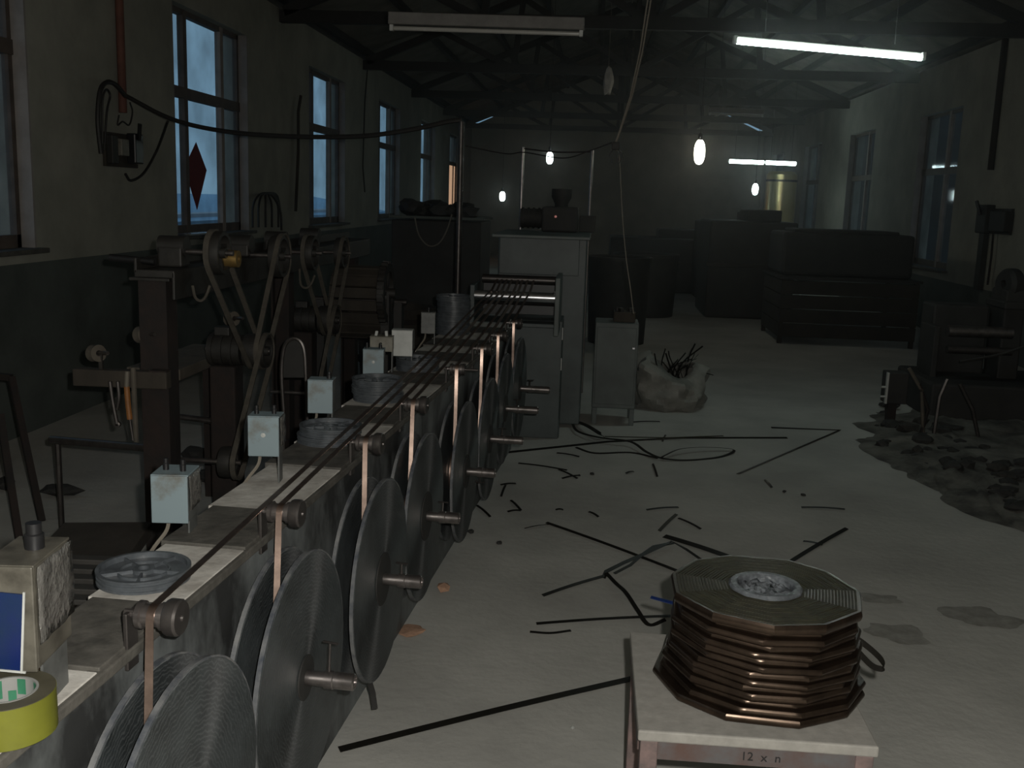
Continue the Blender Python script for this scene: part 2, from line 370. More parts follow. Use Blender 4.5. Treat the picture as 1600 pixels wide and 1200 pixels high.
# outside: yard, a long shed with a pale blue roof sheet, a pale building
tag(MB().box((-32, 14, -0.25), (56, 90, 0.2)).build('ground', 'yard', smooth=False), 'grey yard ground outside the left windows', 'ground', kind='structure')
tag(MB().box((6.3, 14, 1.9), (0.3, 40, 4.2)).build('sky_blocking_wall', 'dark', smooth=False), 'dark wall added close outside the right windows to block their sky', 'wall', kind='structure')  # added wall blocks the sky so the right panes stay dark
r = thing('shed', (-9.2, 18, 0), 'low shed with pale blue sheet roof seen through left windows', 'shed')
MB((-9.2, 18, 0)).box((-9.2, 18, 0.45), (2.4, 40, 1.2)).build('wall', 'facade', r, False)
MB((-9.2, 18, 0)).box((-9.2, 18, 1.12), (3.0, 41, 0.10), rot=Matrix.Rotation(0.16, 3, 'Y')).build('roof', 'bluesheet', r, False)
r = thing('apartment_block', (-30, 40, 0), 'pale building standing across the yard', 'building'); lc = (-30, 40, 0)
MB(lc).box((-30, 40, 4.2), (8, 26, 8.8)).build('wall', 'facade', r, False)
for i in range(7):
    for j in range(3):
        MB(lc).box((-25.98, 29.5 + i * 3.5, 2.0 + j * 2.7), (0.12, 1.6, 1.4)).build('window_panel', 'machine', r, False)

# ================================================================== bench line (slightly turned from the room's axis)
AB = math.atan(0.062); X0 = -0.835
SA, CA = math.sin(AB), math.cos(AB)
def B(u, w_, z): return Vector((X0 + u * SA + w_ * CA, u * CA - w_ * SA, z))
BU, BW = Vector((SA, CA, 0)), Vector((CA, -SA, 0))
BR = Matrix((BW, BU, Vector((0, 0, 1)))).transposed()
HB = 0.80
U0, U1 = 0.55, 6.2
UK = [1.55, 2.13, 2.80, 3.37, 4.13, 4.74, 5.23, 5.80]
bl = B(3, 0, 0)
bench = thing('reel_bench', bl, 'long sooty grey steel bench carrying the row of strap reels', 'bench')
MB(bl).box(B((U0 + U1) / 2, -0.006, 0.40), (0.012, U1 - U0, 0.76), rot=BR).build('front_panel', 'benchface', bench, False)
MB(bl).box(B((U0 + U1) / 2, -0.004, HB - 0.012), (0.03, U1 - U0, 0.02), rot=BR).build('edge_angle', 'benchdark', bench, False, bevel=0.003)
def wl(u): return -0.165 - 0.045 * (u - 1.6)
e = []
u = U0
for k in range(8):
    e.append((u, UK[k] - 0.10, 'benchpale', 0.0)); e.append((UK[k] - 0.10, UK[k] + 0.17, 'benchdark', 0.004)); u = UK[k] + 0.17
e.append((u, U1, 'benchpale', 0.0))
for a_, b_, mm, dz in e:
    um = (a_ + b_) / 2; wd = -wl(um)
    MB(bl).box(B(um, -wd / 2 + 0.002, HB + dz - 0.008), (wd, b_ - a_ - 0.006, 0.016), rot=BR).build('top_plate', mm, bench, False, bevel=0.002)
for k, u in enumerate((0.7, 2.45, 4.4, 6.1)):
    MB(bl).box(B(u, wl(u) + 0.03, 0.39), (0.05, 0.05, 0.78), rot=BR).build('leg', 'rust', bench, False)
MB(bl).box(B((U0 + U1) / 2, -0.14, 0.18), (0.05, U1 - U0, 0.05), rot=BR).build('stretcher', 'rust', bench, False)

ORD = ['first', 'second', 'third', 'fourth', 'fifth', 'sixth', 'seventh', 'eighth']
RZ = [0.46, 0.46, 0.445, 0.46, 0.42, 0.42, 0.47, 0.475]
WE = [0.21, 0.21, 0.21, 0.21, 0.215, 0.25, 0.265, 0.265]
HUB = [0.05, 0.052, 0.078, 0.085, 0.07, 0.07, 0.07, 0.07]
for k in range(8):
    c = B(UK[k] + 0.02, 0, RZ[k]); rr = 0.292 + random.uniform(-0.004, 0.004)
    o = thing('strap_reel', c, ['big grey flanged reel cut off by the picture\'s bottom edge', 'scuffed grey flanged reel with growth-ring marks, second from the camera',
              'grey flanged reel, third from the camera, with pale sheen', 'grey flanged reel, fourth from the camera', 'fifth grey reel from the camera with a thin cross pin below its spindle',
              'sixth grey reel along the bench', 'seventh grey reel along the bench', 'eighth and farthest grey reel, next to the machine'][k], 'reel', 'strap reels on the bench')
    o.rotation_euler = (0, 0, -AB)
    def fl_(w0, w1, r_, mm, nm, bev=0.003):
        q = MB(); q.lathe([(0.0001, w0), (r_ - bev, w0), (r_, w0 + bev), (r_, w1 - bev), (r_ - bev, w1), (0.0001, w1)], (0, 0, 0), (1, 0, 0), 56)
        return q.build(nm, mm, o)
    f1 = fl_(0.020, 0.032, rr, 'reel', 'back_flange'); f2 = fl_(0.080, 0.092, rr, 'reel', 'front_flange')
    for w0, w1 in ((0.019, 0.033), (0.079, 0.093)):
        q = MB(); q.lathe([(rr - 0.002, w0 + .002), (rr + 0.002, w0 + .002), (rr + 0.002, w1 - .002), (rr - 0.002, w1 - .002)], (0, 0, 0), (1, 0, 0), 56, closed=True)
        q.build('rim', 'reelrim', f1 if w0 < 0.05 else f2)
    fl_(0.032, 0.080, [0.09, 0.10, 0.08, 0.11, 0.09, 0.10, 0.09, 0.08][k], 'strap', 'strap_winding')
    fl_(0.092, 0.096, HUB[k], 'dark', 'hub_plate', 0.001)
    sp = MB(); sp.lathe([(0.0001, -0.04), (0.017, -0.04), (0.017, 0.14), (0.021, 0.14), (0.021, 0.16), (0.0195, 0.162), (0.0195, WE[k] - 0.003), (0.017, WE[k]), (0.012, WE[k]), (0.012, WE[k] - 0.004), (0.0001, WE[k] - 0.004)], (0, 0, 0), (1, 0, 0), 24)
    spo = sp.build('spindle', 'steel', o)
    ang = [0.2, 0.1, 0.05, 0.25, 2.9, 0.3, 0.5, 0.4][k]; dr = Vector((0, math.sin(ang), math.cos(ang)))
    s0 = Vector((0.148, 0, 0)) + dr * 0.015; s1 = Vector((0.148, 0, 0)) + dr * (0.085 if k == 1 else 0.05)
    q = MB(); q.cyl(s0, s1, 0.0035, 8); q.cyl(s1 + Vector((-0.018, 0.006, 0)), s1 + Vector((0.02, -0.008, 0.004)), 0.003, 8)
    q.build('clamp_screw', 'darksteel', spo)

# guide rollers on the bench edge
for k in range(8):
    c = B(UK[k], 0.05, 0.855)
    o = thing('guide_roller', c, '%s small steel guide roller from the camera on the bench edge' % ORD[k], 'roller', 'guide rollers on the bench edge')
    o.rotation_euler = (0, 0, -AB)
    q = MB(); q.lathe([(0.0001, -0.03), (0.0235, -0.03), (0.0235, -0.022), (0.0192, -0.02), (0.0192, 0.008), (0.0235, 0.010), (0.0235, 0.02), (0.0001, 0.02)], (0, 0, 0), (1, 0, 0), 24); q.build('drum', 'steel', o)
    q = MB(); q.lathe([(0.0001, 0.020), (0.029, 0.020), (0.031, 0.024), (0.031, 0.040), (0.028, 0.044), (0.006, 0.044), (0.005, 0.048), (0.0001, 0.048)] if k not in (4,) else [(0.0001, 0.020), (0.024, 0.020), (0.024, 0.03), (0.006, 0.03), (0.006, 0.085), (0.0001, 0.085)], (0, 0, 0), (1, 0, 0), 24); q.build('end_flange', 'darksteel', o)
    q = MB(); q.cyl((-0.055, 0, 0), (-0.03, 0, 0), 0.008, 10); q.build('shaft', 'steel', o)
    q = MB(); q.box((-0.047, 0, -0.045), (0.008, 0.036, 0.10)); q.build('bearing_lug', 'darksteel', o, False, bevel=0.002)

# head machine position and running straps
YH = 6.42; ZH = 0.945
HX = [767, 775, 783, 791, 802, 809, 817.5, 827.5]
for k in range(8):
    hd = at(HX[k], 464, 'Y', YH); hd = Vector((hd.x, YH, ZH + 0.036))
    rc = B(UK[k], 0.048, 0.855); rad = 0.0202
    dn = B(UK[k] - 0.0, 0.054, RZ[k])
    rw = [0.09, 0.10, 0.08, 0.11, 0.09, 0.10, 0.09, 0.08][k]
    foot = B(UK[k] + 0.02 - rw - 0.001, 0.056, RZ[k])
    pts = [foot.lerp(rc - BU * rad, j / 8) for j in range(9)]
    for t in (30, 60, 85, 100): pts.append(rc + Vector((0, 0, rad * math.sin(math.radians(t)))) - BU * rad * math.cos(math.radians(t)))
    a_ = pts[-1]; nseg = 10
    for i in range(1, nseg + 1):
        t = i / nseg; p = a_.lerp(hd, t); p.z -= 0.02 * math.sin(math.pi * t) * (1 - k / 9); pts.append(p)
    pts += [hd + Vector((0, 0.03, -0.008)), hd + Vector((0, 0.4, 0.04))]
    sides = []
    tw = random.uniform(-0.5, 0.5) if k in (2, 3, 5) else 0.1
    for i in range(len(pts)):
        if i < 9:
            a2 = [0.02, 0.10, 0.22, 0.30, 0.33, 0.33, 0.30, 0.20, 0.02][i] * (0.4 if k == 3 else 1); sides.append(BW * math.cos(a2) + BU * math.sin(a2)); continue
        t = max(0.0, (i - 12) / (len(pts) - 12)); s_ = BW.copy(); a2 = tw * math.sin(math.pi * min(1, t)); s_ = s_ * math.cos(a2) + Vector((0, 0, 1)) * math.sin(a2); sides.append(s_)
    tag(MB(pts[8]).ribbon(pts, 0.0135, 0.0012, sides).build('strap', 'strap', smooth=True, angle=1.2),
        'taut black strap running from the %s guide roller to the machine' % ORD[k], 'strap', 'straps running along the bench')

# grey plastic spools lying on the bench, singly and in stacks
def spool_mesh():
    parts = []
    q = MB(); q.lathe([(0.087, 0), (0.094, 0.0), (0.094, 0.004), (0.091, 0.006), (0.091, 0.010), (0.094, 0.0115), (0.094, 0.0145), (0.091, 0.016), (0.091, 0.020), (0.095, 0.022), (0.095, 0.0265), (0.087, 0.0265)], (0, 0, 0), (0, 0, 1), 44, closed=True); parts.append(('rim', q))
    q = MB(); q.lathe([(0.0001, 0.010), (0.088, 0.010), (0.088, 0.014), (0.0001, 0.014)], (0, 0, 0), (0, 0, 1), 40); parts.append(('web_plate', q))
    q = MB(); q.lathe([(0.012, 0.008), (0.022, 0.008), (0.022, 0.023), (0.012, 0.023)], (0, 0, 0), (0, 0, 1), 24, closed=True); parts.append(('hub', q))
    q = MB(); q.lathe([(0.050, 0.012), (0.053, 0.012), (0.053, 0.020), (0.050, 0.020)], (0, 0, 0), (0, 0, 1), 32, closed=True); parts.append(('inner_ring', q))
    for i in range(5):
        t = 2 * math.pi * i / 5; q = MB(); q.box((0.055 * math.cos(t), 0.055 * math.sin(t), 0.017), (0.066, 0.004, 0.009), rz=t); parts.append(('spoke', q))
    return [(nm, q.build(nm, 'spool', None)) for nm, q in parts]
SP = spool_mesh(); first = [True]
def spool(loc, rz, label, sc=1.0):
    o = thing('plastic_spool', loc, label, 'spool', 'grey plastic spools on the bench'); o.rotation_euler = (0, 0, rz); o.scale = (sc, sc, sc)
    for nm, pr in SP:
        c = pr if first[0] else pr.copy()
        if not first[0]: COL.objects.link(c)
        c.parent = o
    first[0] = False
for (px, py, n_, sc, lb) in [(228, 905, 1, 0.93, 'single grey plastic spool lying beside the first roller'),
                             (515, 690, 2, 1.0, 'grey plastic spool in the pair beside the third switch box'),
                             (590, 624, 3, 1.0, 'grey plastic spool in the stack of three below the white dotted switch box'),
                             (652, 578, 2, 1.0, 'grey plastic spool in the low stack past the white taped box'),
                             (718, 522, 8, 1.0, 'grey plastic spool in the tallest stack at bench end')]:
    p = at(px, py, 'Z', HB)
    if n_ == 8: p = B(5.62, -0.27, HB)
    for i in range(n_):
        pos = ['lower', 'upper'][i] if n_ == 2 else (['bottom', 'middle', 'top'][i] if n_ == 3 else ['bottom', 'second-lowest', 'third-lowest', 'fourth-lowest', 'fourth-highest', 'third-highest', 'second-highest', 'topmost'][i])
        spool((p.x + random.uniform(-.004, .004), p.y + random.uniform(-.004, .004), HB + 0.002 + i * 0.0268 * sc), random.uniform(0, 6), lb if n_ == 1 else pos + ' ' + lb, sc)

# ------------------------------------------------------------------ switch boxes along the back edge of the bench
def switch_box(c, size, rz, label, body='switch', side='switchside', knobs=((-0.3, 0.0), (0.25, 0.1)), kr=0.006, kh=0.022, bracket=True, film=False, dots=0, cable=True):
    """c: centre of the box bottom"""
    c = Vector(c); wd, dp, ht = size
    o = thing('switch_box', c, label, 'switch box', 'switch boxes along the bench'); o.rotation_euler = (0, 0, rz)
    MB().box((0, 0, ht / 2), (wd * 0.985, dp, ht)).build('housing', side, o, False, bevel=0.003)
    MB().box((0, -dp / 2 - 0.002, ht / 2), (wd, 0.006, ht * 1.02)).build('front_cover', body, o, False, bevel=0.002)
    MB().box((0, 0, ht + 0.001), (wd * 1.02, dp * 1.03, 0.004)).build('lid', body, o, False, bevel=0.001)
    for kx, ky in knobs:
        q = MB(); q.lathe([(kr, 0), (kr, kh * 0.55), (kr * 0.8, kh * 0.6), (kr * 0.8, kh), (0.0001, kh)], (kx * wd, ky * dp, ht + 0.003), (0, 0, 1), 12); q.build('knob', 'black', o)
    for i in range(dots):
        q = MB(); q.lathe([(0.006, 0), (0.006, 0.003), (0.0001, 0.004)], (-0.0 + i * 0.03, -dp / 2 - 0.004, ht * (0.55 - 0.0 * i)), (0, -1, 0), 12); q.build('cap', 'white', o)
    if film:
        q = MB()
        for i in range(5):
            for j in range(6): pass
        gx, gz = 7, 8; vs = []; fs = []
        for i in range(gx):
            for j in range(gz):
                vs.append((wd / 2 + 0.003 + random.uniform(0, 0.0035), -dp / 2 + dp * i / (gx - 1), ht * 0.25 + ht * 0.75 * j / (gz - 1)))
        for i in range(gx - 1):
            for j in range(gz - 1): fs.append((i * gz + j, i * gz + gz + j, i * gz + gz + j + 1, i * gz + j + 1))
        q.add(vs, fs); fo = q.build('film_wrap', 'film', o, True, angle=0.2); sd = fo.modifiers.new('thick', 'SOLIDIFY'); sd.thickness = 0.001
    if bracket:
        hb = max(0.02, c.z - (HB - 0.03))
        MB().box((wd / 2 - 0.004, 0.0, -hb / 2 + 0.02), (0.004, dp * 0.7, hb + 0.04)).build('bracket', 'switchside', o, False)
    if cable:
        q = MB(); q.tube(curve([(-wd * .2, 0, 0.0), (-wd * .25, -0.01, -0.03), (-wd * .6, -0.02, -0.07), (-wd * 1.0, -0.01, -0.13), (-wd * 1.1, 0, -0.3)]), 0.0045); q.build('cable', 'cablepale', o)
    return o


def box_from_px(x0, x1, y0, y1, Y, dp, **kw):
    a_ = at((x0 + x1) / 2, y1, 'Y', Y); b_ = at((x0 + x1) / 2, y0, 'Y', Y); wd = (at(x1, y1, 'Y', Y) - at(x0, y1, 'Y', Y)).length
    rz = kw.pop('rz', 0.10)
    return switch_box((a_.x, Y + dp / 2, a_.z), (wd, dp, b_.z - a_.z), rz, **kw)


b1 = box_from_px(-25, 52, 886, 1046, 1.30, 0.12, label='big grimy grey switch box with black knob and blue panel', body='cream1', side='cream1', knobs=((0.1, 0.1),), kr=0.014, kh=0.038, cable=False, film=True)
lc1 = b1.location
MB().box((-0.012, -0.0685, 0.062), (0.066, 0.003, 0.115), rot=Matrix.Rotation(0.08, 3, 'Y')).build('blue_panel', 'blue', b1, False)
fr1 = MB()
for dx, dz, sx, sz in ((0.022, 0.062, 0.003, 0.118), (-0.012, 0.004, 0.07, 0.003)): fr1.box((dx, -0.0705, dz), (sx, 0.002, sz), rot=Matrix.Rotation(0.08, 3, 'Y'))
fr1.build('panel_border', 'white', b1, False)
box_from_px(236, 291, 744, 816, 2.08, 0.085, label='switch box with crumpled film, standing before the rusty post', body='switch', knobs=((-0.25, 0.0), (0.25, -0.1)), kr=0.0065, kh=0.026, film=True)
box_from_px(387, 434, 652, 712, 2.52, 0.06, label='blue-grey switch box with brown stains, third along the bench', dots=1, film=True)
box_from_px(480, 518, 595, 645, 3.1, 0.06, label='plain pale blue-grey switch box, fourth along the bench', knobs=((0.3, 0.0),), kr=0.008)
box_from_px(566, 598, 547, 588, 3.95, 0.06, label='small blue-grey switch box with one white dot', dots=1, knobs=((-0.35, 0), (0.3, 0.1)))
box_from_px(577, 612, 527, 549, 4.25, 0.07, label='cream box with upright white tabs behind the dotted switch box', body='cream', side='cream', knobs=(), cable=False)
bx = bpy.data.objects[-1] if False else None
box_from_px(611, 643, 517, 556, 4.32, 0.06, label='white switch box wrapped in shiny clear tape', body='white', side='switch', knobs=(), film=True, cable=False)
box_from_px(657, 679, 489, 521, 5.15, 0.05, label='small dim grey switch box, farthest along the bench', body='switchside', knobs=((0.0, 0.0),))
for i, px in enumerate((588, 604)):
    p = at(px, 527, 'Y', 4.28)
    tag(MB((p.x, p.y, p.z)).box((p.x, p.y, p.z + 0.013), (0.012, 0.012, 0.03), rot=Matrix.Rotation(0.2 - 0.3 * i, 3, 'Y')).build('terminal_tab', 'white', smooth=False, bevel=0.002),
        ['left upright white terminal tab on the cream box', 'right upright white terminal tab on the cream box'][i], 'terminal', 'terminal tabs')

# roll of packing tape, bottom left
tp = at(22, 1098, 'Z', 0.84); tl = Vector((tp.x, tp.y, 0.803))
tp = at(18, 1085, 'Z', 0.86); tl = Vector((tp.x - 0.012, tp.y + 0.01, HB + 0.002))
o = thing('tape_roll', tl, 'thick roll of olive yellow packing tape with white and green core', 'tape roll')
q = MB(); q.lathe([(0.040, 0.0), (0.0625, 0.0), (0.0625, 0.058), (0.040, 0.058)], (0, 0, 0), (0, 0, 1), 56, closed=True); q.build('tape', 'tape', o)
q = MB(); q.lathe([(0.040, 0.058), (0.062, 0.058), (0.062, 0.0588), (0.040, 0.0588)], (0, 0, 0), (0, 0, 1), 56, closed=True); q.build('side_face', 'tapeedge', o)
q = MB(); q.lathe([(0.0365, 0.0), (0.0400, 0.0), (0.0400, 0.0595), (0.0365, 0.0595)], (0, 0, 0), (0, 0, 1), 56, closed=True); co = q.build('core', 'paperwhite', o)
for t0, t1, z0_, z1_ in ((0.15, 0.42, 0.034, 0.050), (0.62, 0.95, 0.036, 0.057), (0.95, 1.25, 0.020, 0.036), (1.42, 1.75, 0.034, 0.057), (1.8, 2.1, 0.020, 0.040), (2.3, 2.8, 0.03, 0.057)):
    vs = []; ns = 6
    for i in range(ns + 1):
        t = t0 + (t1 - t0) * i / ns
        for rr_, z in ((0.0364, z0_), (0.0364, z1_), (0.0361, z1_), (0.0361, z0_)): vs.append((rr_ * math.cos(t), rr_ * math.sin(t), z))
    q = MB(); q.add(vs, [(i * 4 + k_, i * 4 + 4 + k_, i * 4 + 4 + (k_ + 1) % 4, i * 4 + (k_ + 1) % 4) for i in range(ns) for k_ in range(4)]); q.build('print', 'green', co, False)
# orange strip lying by the first box
p = [at(x, y, 'Z', HB + 0.003) for x, y in ((62, 1046), (85, 1030), (104, 1012))]
tag(MB(p[0]).ribbon(curve(p, 4), 0.013, 0.0015, BW).build('paper_strip', 'orange'), 'short orange strip lying against the big grimy switch box', 'strip')

# dark slatted trough behind the first spool
tc_ = at(150, 905, 'Z', 0.74); o = thing('slatted_tray', (tc_.x - 0.05, tc_.y, 0.70), 'dark slatted tray tucked behind the single grey spool', 'tray')
for i in range(5): MB().box((0.0, -0.09 + i * 0.045, 0.03 + 0.004 * i), (0.16, 0.03, 0.012), rz=0.06).build('slat', 'grease', o, False, bevel=0.002)
for sx in (-0.07, 0.07): MB().box((sx, 0, 0.015), (0.014, 0.24, 0.02)).build('runner', 'grease', o, False)

# ================================================================== stool with the strap coil
ST = Vector((0.375, 2.175, 0.0)); o = thing('stool', ST, 'square stool with pale chipboard top and worn pinkish iron legs', 'stool')
o.rotation_euler = (0, 0, 0.0)
MB().box((0, 0, 0.488), (0.478, 0.485, 0.024)).build('seat', 'board', o, False, bevel=0.004)
for sx in (-1, 1):
    for sy in (-1, 1):
        MB().box((sx * 0.215, sy * 0.218, 0.2375), (0.036, 0.036, 0.475)).build('leg', 'stoolleg', o, False, bevel=0.003)
for sy in (-1, 1):
    a_ = MB().box((0, sy * 0.230, 0.455), (0.40, 0.005, 0.042)).build('apron', 'apron', o, False)
    if sy == -1: apron = a_
    MB().box((0, sy * 0.222, 0.12), (0.40, 0.022, 0.022)).build('stretcher', 'stoolleg', o, False)
for sx in (-1, 1): MB().box((sx * 0.234, 0, 0.455), (0.005, 0.40, 0.042)).build('apron', 'apron', o, False)
# hand-written marks on the front rail: 12 x n
def text(body, size, loc, rot, material, parent, name):
    cu = bpy.data.curves.new(name, 'FONT'); cu.body = body; cu.size = size; cu.extrude = 0.0004
    to = bpy.data.objects.new(name, cu); COL.objects.link(to); dg = bpy.context.evaluated_depsgraph_get()
    me = bpy.data.meshes.new_from_object(to.evaluated_get(dg)); bpy.data.objects.remove(to)
    me.materials.append(M[material]); mo = bpy.data.objects.new(name, me); COL.objects.link(mo); mo.parent = parent; mo.location = loc; mo.rotation_euler = rot
    return mo
text('12  x  n', 0.026, (-0.03, -0.2335, 0.446), (math.pi / 2, 0, 0), 'black', apron, 'handwriting')

cc = Vector((0.415, 2.195, 0.503)); coil = thing('strap_coil', cc, 'tall faceted coil of glossy bronze-brown strapping on the stool', 'coil')
rnd = random.Random(3)
HS = [0.017, 0.016, 0.014, 0.017, 0.015, 0.014, 0.017, 0.014, 0.016, 0.014, 0.015, 0.014, 0.016, 0.022]
tot = sum(HS); HS = [h * 0.218 / tot for h in HS]; NL = len(HS)
rads = [0.226, 0.220, 0.207, 0.213, 0.205, 0.212, 0.204, 0.210, 0.203, 0.206, 0.198, 0.200, 0.190, 0.208]; z = 0.0
for k in range(NL):
    ns = 11; hl = HS[k]
    q = MB(); r0 = rads[k] * 1.02; ph = 0.35 + 0.02 * k + rnd.uniform(-.03, .03)
    prof = [(0.075, 0.0)] + [(r0 - 0.0045 * (1 - math.sin(math.pi * (0.06 + 0.88 * t))), hl * t) for t in (0.0, 0.12, 0.3, 0.5, 0.7, 0.88, 0.995)] + [(0.075, hl * 0.995)]
    poly = []
    for i in range(ns):
        t = 2 * math.pi * i / ns + ph + rnd.uniform(-0.06, 0.06); f_ = 1 + rnd.uniform(-.010, .016); poly.append((math.cos(t) * f_, math.sin(t) * f_))
    ring = []
    for i in range(ns):
        a_, b_ = Vector(poly[i]), Vector(poly[(i + 1) % ns]); mid = (a_ + b_) / 2; nrm = mid.normalized()
        for f_ in (0.0, 0.10, 0.3, 0.5, 0.7, 0.90):
            p_ = a_.lerp(b_, f_) + nrm * 0.003 * math.sin(math.pi * f_); ring.append((p_.x, p_.y))
    tx, ty = rnd.uniform(-.05, .03) - 0.05, rnd.uniform(-.03, .03); ox, oy = rnd.uniform(-.004, .004), rnd.uniform(-.004, .004)
    if k == NL - 1: tx = ty = 0.0
    vs = []; n_ = len(prof)
    for (ux, uy) in ring:
        for rr_, h in prof:
            x_, y_ = ux * rr_ + ox, uy * rr_ + oy
            rim = (rr_ - 0.075) / (r0 - 0.075)
            vs.append((x_, y_, max(0.0005, z + h + rim * (0.4 * tx * x_ + 0.4 * ty * y_) * min(1, k / 3))))
    N = len(ring); fs = [(i * n_ + j, ((i + 1) % N) * n_ + j, ((i + 1) % N) * n_ + (j + 1) % n_, i * n_ + (j + 1) % n_) for i in range(N) for j in range(n_)]
    q.add(vs, fs); q.build('strap_layer', 'bronze', coil, True, angle=0.46)
    z += hl
# wound strap edges on the top face: faceted turns that follow the top layer
NE = 17
for i in range(NE):
    ra = 0.082 + (r0 - 0.010 - 0.082) * i / NE; rb = ra + (r0 - 0.010 - 0.082) / NE * 0.82; zz = z - 0.0005; zt = z + 0.0008 + 0.0004 * (i % 3); sub = ring[::3]
    vs = []
    for ux, uy in sub:
        for rr_, h in ((ra, zz), (rb, zz), (rb - 0.0004, zt), (ra + 0.0004, zt)): vs.append((ux * rr_ + ox, uy * rr_ + oy, h))
    N = len(sub); q = MB(); q.add(vs, [(a2 * 4 + j, ((a2 + 1) % N) * 4 + j, ((a2 + 1) % N) * 4 + (j + 1) % 4, a2 * 4 + (j + 1) % 4) for a2 in range(N) for j in range(4)]); q.build('strap_edge', 'bronzetop', coil, False)
q = MB(); q.lathe([(0.060, -0.0), (0.078, -0.0), (0.080, 0.222), (0.076, 0.2265), (0.064, 0.2265), (0.060, 0.222)], (0, 0, 0), (0, 0, 1), 40, closed=True); q.build('core', 'core', coil)
gx = 15; vs = []; fs = []
for i in range(gx):
    for j in range(gx):
        x_, y_ = (i / (gx - 1) - .5) * 2, (j / (gx - 1) - .5) * 2
        s_ = 0.0605 * max(abs(x_), abs(y_)) / (math.hypot(x_, y_) + 1e-6); vs.append((x_ * s_, y_ * s_, 0.212 + rnd.uniform(-0.006, 0.006)))
for i in range(gx - 1):
    for j in range(gx - 1): fs.append((i * gx + j, i * gx + gx + j, i * gx + gx + j + 1, i * gx + j + 1))
q = MB(); q.add(vs, fs); fo = q.build('film_wad', 'core', coil, True, angle=0.15); sd = fo.modifiers.new('t', 'SOLIDIFY'); sd.thickness = 0.004
# loose loop on the right and blue tail on the left
q = MB(); q.ribbon(curve([(0.195, 0.05, 0.10), (0.225, 0.02, 0.095), (0.262, -0.005, 0.07), (0.268, -0.012, 0.05), (0.245, -0.005, 0.052), (0.215, 0.02, 0.075), (0.19, 0.05, 0.085)]), 0.014, 0.001, (0.2, 0.7, 0.7)); q.build('loose_loop', 'scrapstrap', coil)
q = MB(); q.ribbon(curve([(-0.18, 0.05, 0.145), (-0.21, 0.06, 0.147), (-0.245, 0.07, 0.151)]), 0.011, 0.0015, (0.2, 1, 0.2)); q.build('loose_end', 'blue', coil)

# ================================================================== head machine
def part(o, nm, mm, *boxes, bevel=0.004, smooth=False):
    q = MB(o.location)
    for b_ in boxes: q.box(*b_)
    return q.build(nm, mm, o, smooth, bevel=bevel)
HL = Vector((-0.40, 6.9, 0)); hm = thing('strap_machine', HL, 'grey-blue strap drawing machine with bright roller at the bench end', 'machine')
part(hm, 'front_housing', 'machine', ((-0.375, 6.78, 0.39), (0.40, 0.36, 0.78)))
part(hm, 'side_plate', 'cabinet', ((-0.205, 6.55, 0.90), (0.03, 0.50, 0.36)))
part(hm, 'side_plate', 'machine', ((-0.745, 6.58, 0.86), (0.03, 0.34, 0.30)))
part(hm, 'table_plate', 'machine', ((-0.47, 6.62, 0.765), (0.56, 0.36, 0.025)))
part(hm, 'cabinet_body', 'machine', ((-0.34, 7.42, 0.66), (0.60, 0.90, 1.28)), bevel=0.008)
part(hm, 'top_hood', 'machine', ((-0.36, 6.98, 1.18), (0.54, 0.06, 0.26)))
part(hm, 'top_ledge', 'cabinet', ((-0.34, 7.3, 1.312), (0.64, 1.2, 0.02)))
part(hm, 'gap_shade_panel', 'black', ((-0.47, 6.955, 0.90), (0.52, 0.02, 0.26)), bevel=0)  # black sheet paints the shade in the gap behind the rollers
for nm, y_, z_, r_, mm in (('roller', YH, ZH, 0.034, 'chrome'), ('roller', 6.85, 1.02, 0.03, 'darksteel'), ('roller', 6.66, 0.90, 0.03, 'darksteel')):
    MB(HL).cyl((-0.73, y_, z_), (-0.22, y_, z_), r_, 32).build(nm, mm, hm)
for z_ in (0.70, 0.5): part(hm, 'door_strip', 'white', ((-0.172, 6.60, z_), (0.006, 0.012, 0.08)), bevel=0)
part(hm, 'leg', 'machine', ((-0.2, 6.66, 0.0 + 0.06), (0.06, 0.06, 0.12)))
for y_, z_ in ((6.42, 0.98), (6.42, 0.965)):
    q = MB(HL); q.lathe([(0.006, 0), (0.006, 0.008), (0.0001, 0.009)], (-0.22, y_ - 0.08, z_ + 0.01), (-1, 0, 0), 8); q.build('bolt', 'chrome', hm)
# extruder unit standing on the machine
EX = Vector((-0.25, 7.75, 1.324)); ex = thing('extruder_drive', EX, 'dark extruder drive with hopper and red pilot light atop the machine', 'drive')
part(ex, 'gearbox', 'dark', (EX + Vector((0.0, 0, 0.09)), (0.26, 0.5, 0.18)), bevel=0.015)
q = MB(EX); q.lathe([(0.05, 0.17), (0.05, 0.20), (0.075, 0.25), (0.075, 0.31), (0.07, 0.31)], EX, (0, 0, 1), 20); q.build('hopper', 'dark', ex)
q = MB(EX); q.cyl(EX + Vector((-0.30, 0, 0.09)), EX + Vector((-0.13, 0, 0.09)), 0.07, 20); q.build('motor', 'dark', ex)
for i in range(4): MB(EX).cyl(EX + Vector((-0.29 + .04 * i, 0, 0.09)), EX + Vector((-0.275 + .04 * i, 0, 0.09)), 0.078, 20).build('cooling_fin', 'dark', ex)
q = MB(EX); q.lathe([(0.009, 0), (0.009, 0.01), (0.0001, 0.014)], EX + Vector((-0.03, -0.25, 0.11)), (0, -1, 0), 10); q.build('pilot_light', 'led', ex)
part(ex, 'junction_box', 'dark', (EX + Vector((0.2, 0.05, 0.06)), (0.12, 0.14, 0.12)))
